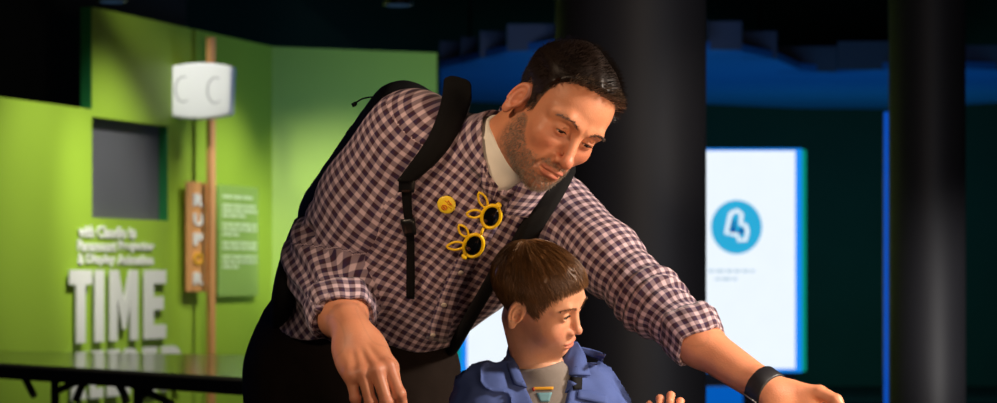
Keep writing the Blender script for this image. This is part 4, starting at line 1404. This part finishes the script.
# totem board
def wface(x0, x1, y0, y1, off, depth):
    s0, s1 = wsz(x0, 240, off)[0], wsz(x1, 240, off)[0]; xm = (x0 + x1) / 2
    return s0, s1, wsz(xm, y1, off)[1], wsz(xm, y0, off)[1]
s0, s1, z0, z1 = wface(188.5, 208, 182, 292, .06, .04)
O = A0 + wn * .0
v, f = prism([(s0, z0), (s1, z0), (s1, z1), (s0, z1)], wd, UP, wn, A0 + wn * .038, .017)
tot = mk('totem_sign', v, f, M_wood, smooth=False); bevel(tot, .006)
tag(tot, 'narrow upright wooden sign with a column of white letters beside the pole', 'sign')
M_yel = mat('ochre_letter', srgb(232, 176, 50), .5, .03)
for i, (ch, m_) in enumerate((('R', M_white), ('U', M_white), ('P', M_white), ('O', M_yel), ('R', M_white))):
    yc = 200 + i * 19.6; zc = wsz(198, yc, .055)[1]; zz = .033
    w_s = (s1 - s0) * .50
    text_obj(ch, A0 + wn * .055 + wd * (s0 + (s1 - s0) * .25) + UP * (zc - zz), wd, UP, wn, zz * 2, w_s, .008, m_, 'letter', tot, bold=.05)
# translucent text panel
s0, s1, z0, z1 = wface(218, 258, 186, 296, .03, .01)
t = NT('frosted_green_acrylic')
M_acr = t.bsdf(t.mix(t.noise(4, 1), srgb(150, 186, 92), srgb(156, 190, 98)), .25, None, **{'Alpha': .8})
M_line = mat('pale_print', srgb(206, 224, 176), .6, .03)
v, f = prism([(s0, z0), (s1, z0), (s1, z1), (s0, z1)], wd, UP, wn, A0 + wn * .02, .012)
pan = mk('text_panel', v, f, M_acr, smooth=False); tag(pan, 'pale green acrylic panel with lines of small print right of the pole', 'panel')
row = 0; zz = z1 - (z1 - z0) * .09
for para in (1, 3, 3, 2, 3):
    for k in range(para):
        L_ = (s1 - s0) * (.80 if k < para - 1 else random.uniform(.4, .7)); x = s0 + (s1 - s0) * .1; bars = []
        while x < s0 + (s1 - s0) * .1 + L_:
            wl = random.uniform(.05, .13); bars.append(prism([(x, zz - .016), (min(x + wl, s1 - .02), zz - .016), (min(x + wl, s1 - .02), zz), (x, zz)], wd, UP, wn, A0 + wn * .032, .002)); x += wl + .014
        mk('print_line', *join(*bars), M_line, pan, smooth=False); zz -= .027
    zz -= .022

# ---- black table in front of the green wall ---------------------------
M_top = mat('grey_laminate', srgb(150, 152, 138), .16, .05, 10)
TZ = .75
def tpt(px, py, z=TZ):
    Y = (CZ - z) * F / (py - HY); return A((px - CX) / F * Y, Y, z)
fl, fr_, bl_, br_ = tpt(-40, 360.5), tpt(330, 382.5), tpt(-40, 350), tpt(330, 356.5)
def quad_slab(P4, th):
    P4 = np.array(P4); V = np.concatenate([P4 - UP * th, P4]); return V, [(3, 2, 1, 0), (4, 5, 6, 7)] + [(i, (i + 1) % 4, 4 + (i + 1) % 4, 4 + i) for i in range(4)]
table = empty('table', A(*(((fl + fr_ + bl_ + br_) / 4) * A(1, 1, 0))), 'long table with a grey top and black folding legs before the green wall', 'table')
mk('table_top', *quad_slab([fl, fr_, br_, bl_], .012), M_top, table, smooth=False)
def inset(P4, k): c = np.mean(P4, 0); return [c + (p - c) * k for p in P4]
mk('edge_frame', *quad_slab([p - UP * .0125 for p in (fl, fr_, br_, bl_)], .047), M_black, table, smooth=False)
ex, ey = nrm(fr_ - fl), nrm(bl_ - fl)
Lx = np.linalg.norm(fr_ - fl)
def onfront(px, z, back=.06):
    # a point under the front edge seen at px
    t0, t1 = 0., 1.
    for _ in range(40):
        tm = (t0 + t1) / 2; p = fl + (fr_ - fl) * tm + ey * back
        if CX + F * p[0] / p[1] < px: t0 = tm
        else: t1 = tm
    p = fl + (fr_ - fl) * tm + ey * back; return A(p[0], p[1], z)
depth_ = np.linalg.norm(bl_ - fl)
for px in (55, 138, 300):
    for bk in (.07, depth_ * .6):
        p = onfront(px, 0, bk)
        mk('table_leg', *box(p + UP * .355, (.028, .024, .355), np.stack([ex, ey, UP], 1)), M_black, table, smooth=False)
def brace(pts, r=.014):
    v, f = tube(polyline(pts, 20), r, sides=8); mk('brace', v, f, M_black, table)
def B(px, py, back=.08):
    p = onfront(px, 0, back); return A(p[0], p[1], CZ - (py - HY) / F * p[1])
for bk in (.08,):
    brace([B(22, 372), B(28, 384), B(34, 396)]); brace([B(55, 392), B(70, 385), B(84, 378)])
    brace([B(76, 400), B(82, 386), B(90, 378), B(102, 374), B(114, 379), B(122, 390), B(127, 402)])
    brace([B(118, 378), B(145, 391), B(172, 404)]); brace([B(142, 396), B(152, 386), B(160, 378)])
mk('stretcher', *box((onfront(-20, .58, .3) + onfront(300, .50, .3)) / 2, (np.linalg.norm(onfront(-20, .58, .3) - onfront(300, .5, .3)) / 2, .02, .015), np.stack([ex, ey, UP], 1)), M_black, table, smooth=False)
# ---- columns ---------------------------------------------------------
def column(px0, px1, Y, label):
    x0, x1 = (px0 - CX) / F * Y, (px1 - CX) / F * Y; r = (x1 - x0) / 2; c = A((x0 + x1) / 2, Y, 0); n = 64
    V = np.array([c + A(r * math.cos(2 * math.pi * j / n), r * math.sin(2 * math.pi * j / n), z) for z in (0, 4.6) for j in range(n)])
    o = mk('column', V, grid_faces(2, n, True), M_col); o['kind'] = 'structure'; o['label'] = label; return o
column(556, 706, 7.6, 'wide charcoal column behind the man'); column(889, 965, 9.5, 'slimmer charcoal column at the right')
# pale edge trim beside the wide column
p = W(556.5, 270, 7.75)
struct(mk('trim_2', *box((p[0], p[1], 2.3), (.006, .02, 2.3)), mat('grey_trim', srgb(110, 116, 120), .5, .05), smooth=False))

# ---- light boxes -------------------------------------------------------
E_white = emit('lit_white_face', srgb(236, 246, 255), 1.06)
E_blue = emit('blue_led_edge', srgb(24, 140, 250), 1.0)
E_cyan = emit('lit_cyan_print', srgb(48, 186, 236), .85)
E_pale = emit('lit_pale_print', srgb(188, 214, 232), .9)
E_navy = emit('lit_blue_print', srgb(20, 70, 170), .7)
M_tealside = mat('teal_side_panel', srgb(16, 150, 128), .5, .05)
E_teal = emit('teal_side_glow', srgb(8, 150, 130), .9)  # teal side panels drawn with emission of their own
def lightbox(x0, x1, y0, y1, Y, label, graphic, side):
    k = Y / F
    c0, c1 = W(x0, y1, Y), W(x1, y0, Y)
    root = mk('light_box', *box(A((c0[0] + c1[0]) / 2, Y + .12, (c0[2] + c1[2]) / 2), ((c1[0] - c0[0]) / 2 + 3 * k, .08, (c1[2] - c0[2]) / 2 + 3 * k)), M_black, smooth=False)
    tag(root, label, 'sign')
    X, Z, N = A(1, 0, 0), UP, A(0, -1, 0)
    def rect(a, b, c, d, off, th=.004): return prism([(a, c), (b, c), (b, d), (a, d)], X, Z, N, A(0, Y + .04 - off, 0), th)
    mk('screen', *rect(c0[0], c1[0], c0[2], c1[2], .0), E_white, root, smooth=False)
    b = 2.2 * k; br = 6.5 * k
    l_, r_ = (b, br) if side > 0 else (br, b)
    mk('edge_light', *join(rect(c0[0] - l_, c1[0] + r_, c1[2], c1[2] + b, 0), rect(c0[0] - l_, c1[0] + r_, c0[2] - 3.5 * k, c0[2], 0), rect(c0[0] - l_, c0[0], c0[2], c1[2], 0), rect(c1[0], c1[0] + r_, c0[2], c1[2], 0)), E_blue, root, smooth=False)
    if side > 0: mk('side_panel', *prism([(c1[0] + r_, c0[2] - 3 * k), (c1[0] + r_ + 4.5 * k, c0[2] - 2 * k), (c1[0] + r_ + 4.5 * k, c1[2]), (c1[0] + r_, c1[2] + b)], X, Z, N, A(0, Y + .2, 0), .16), E_teal, root, smooth=False)
    else: mk('side_panel', *prism([(c0[0] - l_ - 4.5 * k, c0[2] - 2 * k), (c0[0] - l_, c0[2] - 3 * k), (c0[0] - l_, c1[2] + b), (c0[0] - l_ - 4.5 * k, c1[2])], X, Z, N, A(0, Y + .2, 0), .16), E_teal, root, smooth=False)
    if graphic:
        P = lambda px, py, off=.006: A((px - CX) * k, Y + .04 - off, CZ + (HY - py) * k)
        n = 48; rr = 25.5
        V = np.array([P(737, 227) + A(rr * k * math.cos(a), 0, rr * 1.06 * k * math.sin(a)) for a in np.linspace(0, 2 * math.pi, n, endpoint=False)])
        V = np.concatenate([V, V - A(0, .004, 0)])
        mk('round_emblem', V, [tuple(range(n)), tuple(range(2 * n - 1, n - 1, -1))] + [(i, n + i, n + (i + 1) % n, (i + 1) % n) for i in range(n)], E_cyan, root, smooth=False)
        four = [P(x, y, .014) for x, y in ((731, 213), (726.5, 233), (738, 235), (739, 240), (746, 240), (748, 231), (746, 225), (741, 224), (742, 214), (738, 210.5), (731, 213))]
        v, f = tube(np.array(four), 2.0 * k, sides=8); mk('numeral', v, f, E_white, root)
        for x, y in ((733.5, 229.5), (741.5, 231)):
            v, f = uvsphere(P(x, y, .014), 2.8 * k, None, 14, 10); mk('emblem_dot', v, np.array(f), E_navy, root)
        mk('emblem_dot', *tube(np.array([P(735, 220, .014), P(733.5, 228, .014)]), 1.3 * k, sides=8), E_navy, root)
        for (a, b_, yy) in (((709, 755, 271)), ((716, 738, 279))):
            x = a; bars = []
            while x < b_:
                wl = random.uniform(4, 9); bars.append(rect((x - CX) * k, (min(x + wl, b_) - CX) * k, CZ + (HY - yy - 1.3) * k, CZ + (HY - yy + 1.3) * k, .005, .003)); x += wl + 2
            mk('print_line', *join(*bars), E_pale, root, smooth=False)
    # plinth
    mk('stand', *box(A((c0[0] + c1[0]) / 2, Y + .12, (c0[2] - 3 * k) / 2), ((c1[0] - c0[0]) / 2, .07, (c0[2] - 3 * k) / 2)), M_black, root, smooth=False)
    return root
lightbox(697, 796, 150.5, 369, 15.5, 'tall lit white sign with a blue round emblem beside the wide column', True, 1)
lightbox(467, 556, 175, 369, 15.6, 'tall lit white sign seen between the man and the boy', False, -1)

# low platform, the blue light on it painted as emission, and the blue light strip
E_blue2 = emit('blue_glow', srgb(4, 100, 205), .8)
p0, p1 = W(690, 387, 15.2), W(742, 387, 15.2)
o = mk('lit_platform', *box(((p0 + p1) / 2) - A(0, 0, .10), ((p1[0] - p0[0]) / 2, .05, .10)), E_blue2, smooth=False)
tag(o, 'low platform with blue light painted on as glow below the lit white sign with the emblem', 'light'); 
mk('housing', *box(A((p0[0] + p1[0]) / 2, 15.28, (p0[2] - .0) / 2), ((p1[0] - p0[0]) / 2 + .02, .03, p0[2] / 2)), M_black, o, smooth=False)
p = W(886.3, 112, 12.0); 
E_strip = emit('blue_led_strip', srgb(14, 92, 214), .75)
ls = mk('light_strip', *box(A(p[0], 12.0, p[2] / 2), (.011, .008, p[2] / 2)), E_strip, smooth=False)
tag(ls, 'thin upright blue light strip just left of the slim right column', 'light')
mk('channel', *box(A(p[0] + .03, 12.03, p[2] / 2), (.04, .02, p[2] / 2)), M_black, ls, smooth=False)

# ---- blue canopy with hanging panels -------------------------------------
HZ = 2.60
def cp(px, py, z=HZ):
    Y = (z - CZ) * F / (HY - py); return A((px - CX) / F * Y, Y, z)
M_canopy = mat('blue_canopy', srgb(40, 120, 200), .7, .06, 1.2)
M_fascia = mat('slate_panel', srgb(70, 80, 100), .7, .08, 2)
edge = [(440, 68), (460, 64), (478, 59), (505, 53), (556, 47), (640, 44), (707, 49), (742, 52), (776, 59), (800, 70), (836, 73), (888, 69), (965, 68), (1010, 70)]
far = [(1010, 102), (888, 109), (800, 108.5), (707, 104), (600, 104), (520, 104), (440, 100)]
pl = [cp(*e) for e in edge] + [cp(*e) for e in far]
k = len(pl)
V = np.array(pl + [q + UP * .05 for q in pl])
canopy = empty('canopy', A(*np.mean(pl, 0)), 'blue suspended canopy with slate panels along its near edge', 'canopy')
mk('canopy_underside', V, [tuple(range(k)), tuple(range(2 * k - 1, k - 1, -1))] + [(i, k + i, k + (i + 1) % k, (i + 1) % k) for i in range(k)], M_canopy, canopy, smooth=False)
tops = [(440, 460, 70, 42), (461, 478, 65, 38), (480, 505, 58, 32), (507, 560, 51, 25), (562, 630, 46, 18), (632, 706, 46, 20), (708, 741, 50, 22), (742, 776, 59, 32), (777, 836, 72, 47), (837, 888, 70, 42), (889, 960, 70, 44), (961, 1010, 70, 46)]
for x0, x1, yb, yt in tops:
    a, b = cp(x0, yb), cp(x1, yb); Ym = a[1]; hgt = (yb - yt) / F * Ym
    mk('fascia_panel', *box(A((a[0] + b[0]) / 2, Ym - .03, HZ + hgt / 2), (abs(b[0] - a[0]) / 2, .02, hgt / 2)), M_fascia, canopy, smooth=False)
# hangers
for x, y in ((470, 80), (760, 85), (930, 85)):
    q = cp(x, y); v, f = tube(np.array([q, A(q[0], q[1], 4.6)]), .012, sides=6); mk('hanger', v, f, M_black, canopy)

# small ceiling spots
for px, py, lab in ((398, 5, 'small dim ceiling spot above the green wall corner'), (112, 1.5, 'small ceiling spot at the upper left over the green wall')):
    q = W(px, py, 10.5)
    R_ = empty('ceiling_spot', A(q[0], q[1], q[2]), lab, 'lamp')
    v, f = tube(np.array([q + UP * .0, q + UP * .06]), [.07, .055], sides=20); mk('housing', v, f, M_black, R_)
    v, f = tube(np.array([q - UP * .004, q + UP * .004]), .055, sides=20); mk('lens', v, f, emit('dim_lamp', srgb(90, 130, 170), .12), R_)
    v, f = tube(np.array([q + UP * .06, A(q[0], q[1], 4.6)]), .01, sides=6); mk('rod', v, f, M_black, R_)

# ------------------------------------------------------------ light
def area(name, loc, aim, size, power, col, sy=None, spread=None):
    l = bpy.data.lights.new(name, 'AREA'); l.energy = power; l.color = col; l.size = size
    if sy: l.shape = 'RECTANGLE'; l.size_y = sy
    if spread: l.spread = spread
    o = bpy.data.objects.new(name, l); o.location = loc
    o.rotation_euler = (Vector(aim) - Vector(loc)).to_track_quat('-Z', 'Y').to_euler(); COL.objects.link(o); return o
def spot(name, loc, aim, power, col, ang, blend=.8, rad=.06):
    l = bpy.data.lights.new(name, 'SPOT'); l.energy = power; l.color = col; l.spot_size = math.radians(ang); l.spot_blend = blend; l.shadow_soft_size = rad
    o = bpy.data.objects.new(name, l); o.location = loc
    o.rotation_euler = (Vector(aim) - Vector(loc)).to_track_quat('-Z', 'Y').to_euler(); COL.objects.link(o); return o
WARM = (1.0, .66, .38); WARM2 = (1.0, .78, .56); GW = (1.0, .99, .86)
area('exhibit_lamp', (1.55, 3.28, 1.80), (.1, 3.55, 1.12), .15, 46, (1, .86, .72))
area('exhibit_glow', (1.0, 2.9, .74), (.15, 3.7, 1.3), .5, 6, WARM)
area('front_fill', (.35, 1.9, 1.12), (.03, 3.6, 1.1), .4, 6.0, (1, .72, .5))  # added warm fill from the camera side, mainly for the boy's cheek
spot('added_spot', (-1.3, 2.0, 2.6), (-.06, 3.75, 1.30), 160, (1, .73, .49), 16, 1, .1)  # added narrow spot for the man's shoulder and head, not a hall fixture
spot('added_spot', (-1.2, 2.6, 1.9), (-.26, 3.76, 1.0), 58, WARM2, 14.5, 1, .08)  # added spot to brighten the man's right hand and hip
spot('added_spot', (.75, 2.2, 2.3), (.33, 3.40, .92), 95, (1, .85, .72), 17, 1, .05)  # added spot to brighten the boy's hand and left shoulder
area('blue_rim', (-2.2, 5.2, 1.6), (-.3, 3.9, 1.1), .6, 2, (.3, .4, 1.0))
q = wp(38, 215); spot('wall_lamp', q + wn * 1.4 + UP * 1.9, q, 280, GW, 36, 1)
q = wp(122, 240); spot('wall_lamp', q + wn * 1.3 + UP * 2.0 - wd * .7, q, 330, GW, 36, 1)
q = wp(225, 240); spot('wall_lamp', q + wn * 1.5 + UP * 1.6 - wd * .3, q, 210, GW, 40, 1)
q = A1 + w2d * .42 + UP * 1.30; spot('wall_lamp', q + w2n * 2.6 + A(.1, 0, .8), q, 270, GW, 34, 1)
spot('sign_lamp', bx + A(-.5, -1.6, 1.0), bx, 125, (1, 1, .97), 24, 1)
area('canopy_lamp', (2.2, 16.8, .6), (2.2, 16.85, 3), 4.5, 30, (.05, .5, .85), 4.5)
area('canopy_front_fill', (.6, 11.5, 1.5), (.9, 14.5, 3), 2.0, 30, (.3, .5, 1.0), 1.0)  # added blue fill that lifts the fascia panels, no fixture here
spot('column_lamp', (2.7, 7.4, .3), (1.98, 9.35, .85), 110, (1, .95, .9), 30, 1)
spot('column_lamp', (1.7, 6.4, 1.35), (.74, 7.4, 1.55), 12, (1, .86, .7), 26, 1)
area('column_fill', (2.6, 5.2, 1.2), (.6, 7.6, 1.1), .8, 9, (.85, .88, 1.0))
area('wall_fill', (3.2, 18.6, .5), (3.2, 21.3, 1.4), 2.5, 9, (.2, 1.0, .85), 1.0)  # added teal fill that lifts the dark back wall

w = bpy.data.worlds.new('hall'); SC.world = w; w.use_nodes = True
bg = w.node_tree.nodes['Background']; bg.inputs[0].default_value = (.02, .03, .05, 1); bg.inputs[1].default_value = .15

# ------------------------------------------------------------ camera
cam = bpy.data.cameras.new('camera'); co = bpy.data.objects.new('camera', cam); COL.objects.link(co)
co.location = (0, 0, CZ); co.rotation_euler = (math.pi / 2, 0, 0)
cam.sensor_width = 36; cam.lens = F / 997 * 36; cam.shift_y = (HY - 201.5) / 997
cam.clip_start = .1; cam.clip_end = 100
cam.dof.use_dof = True; cam.dof.focus_distance = 3.66; cam.dof.aperture_fstop = 6.3; cam.dof.aperture_blades = 0
SC.camera = co
SC.view_settings.view_transform = 'Standard'; SC.view_settings.look = 'None'
SC.view_settings.exposure = 0; SC.view_settings.gamma = 1; SC.view_settings.use_curve_mapping = False
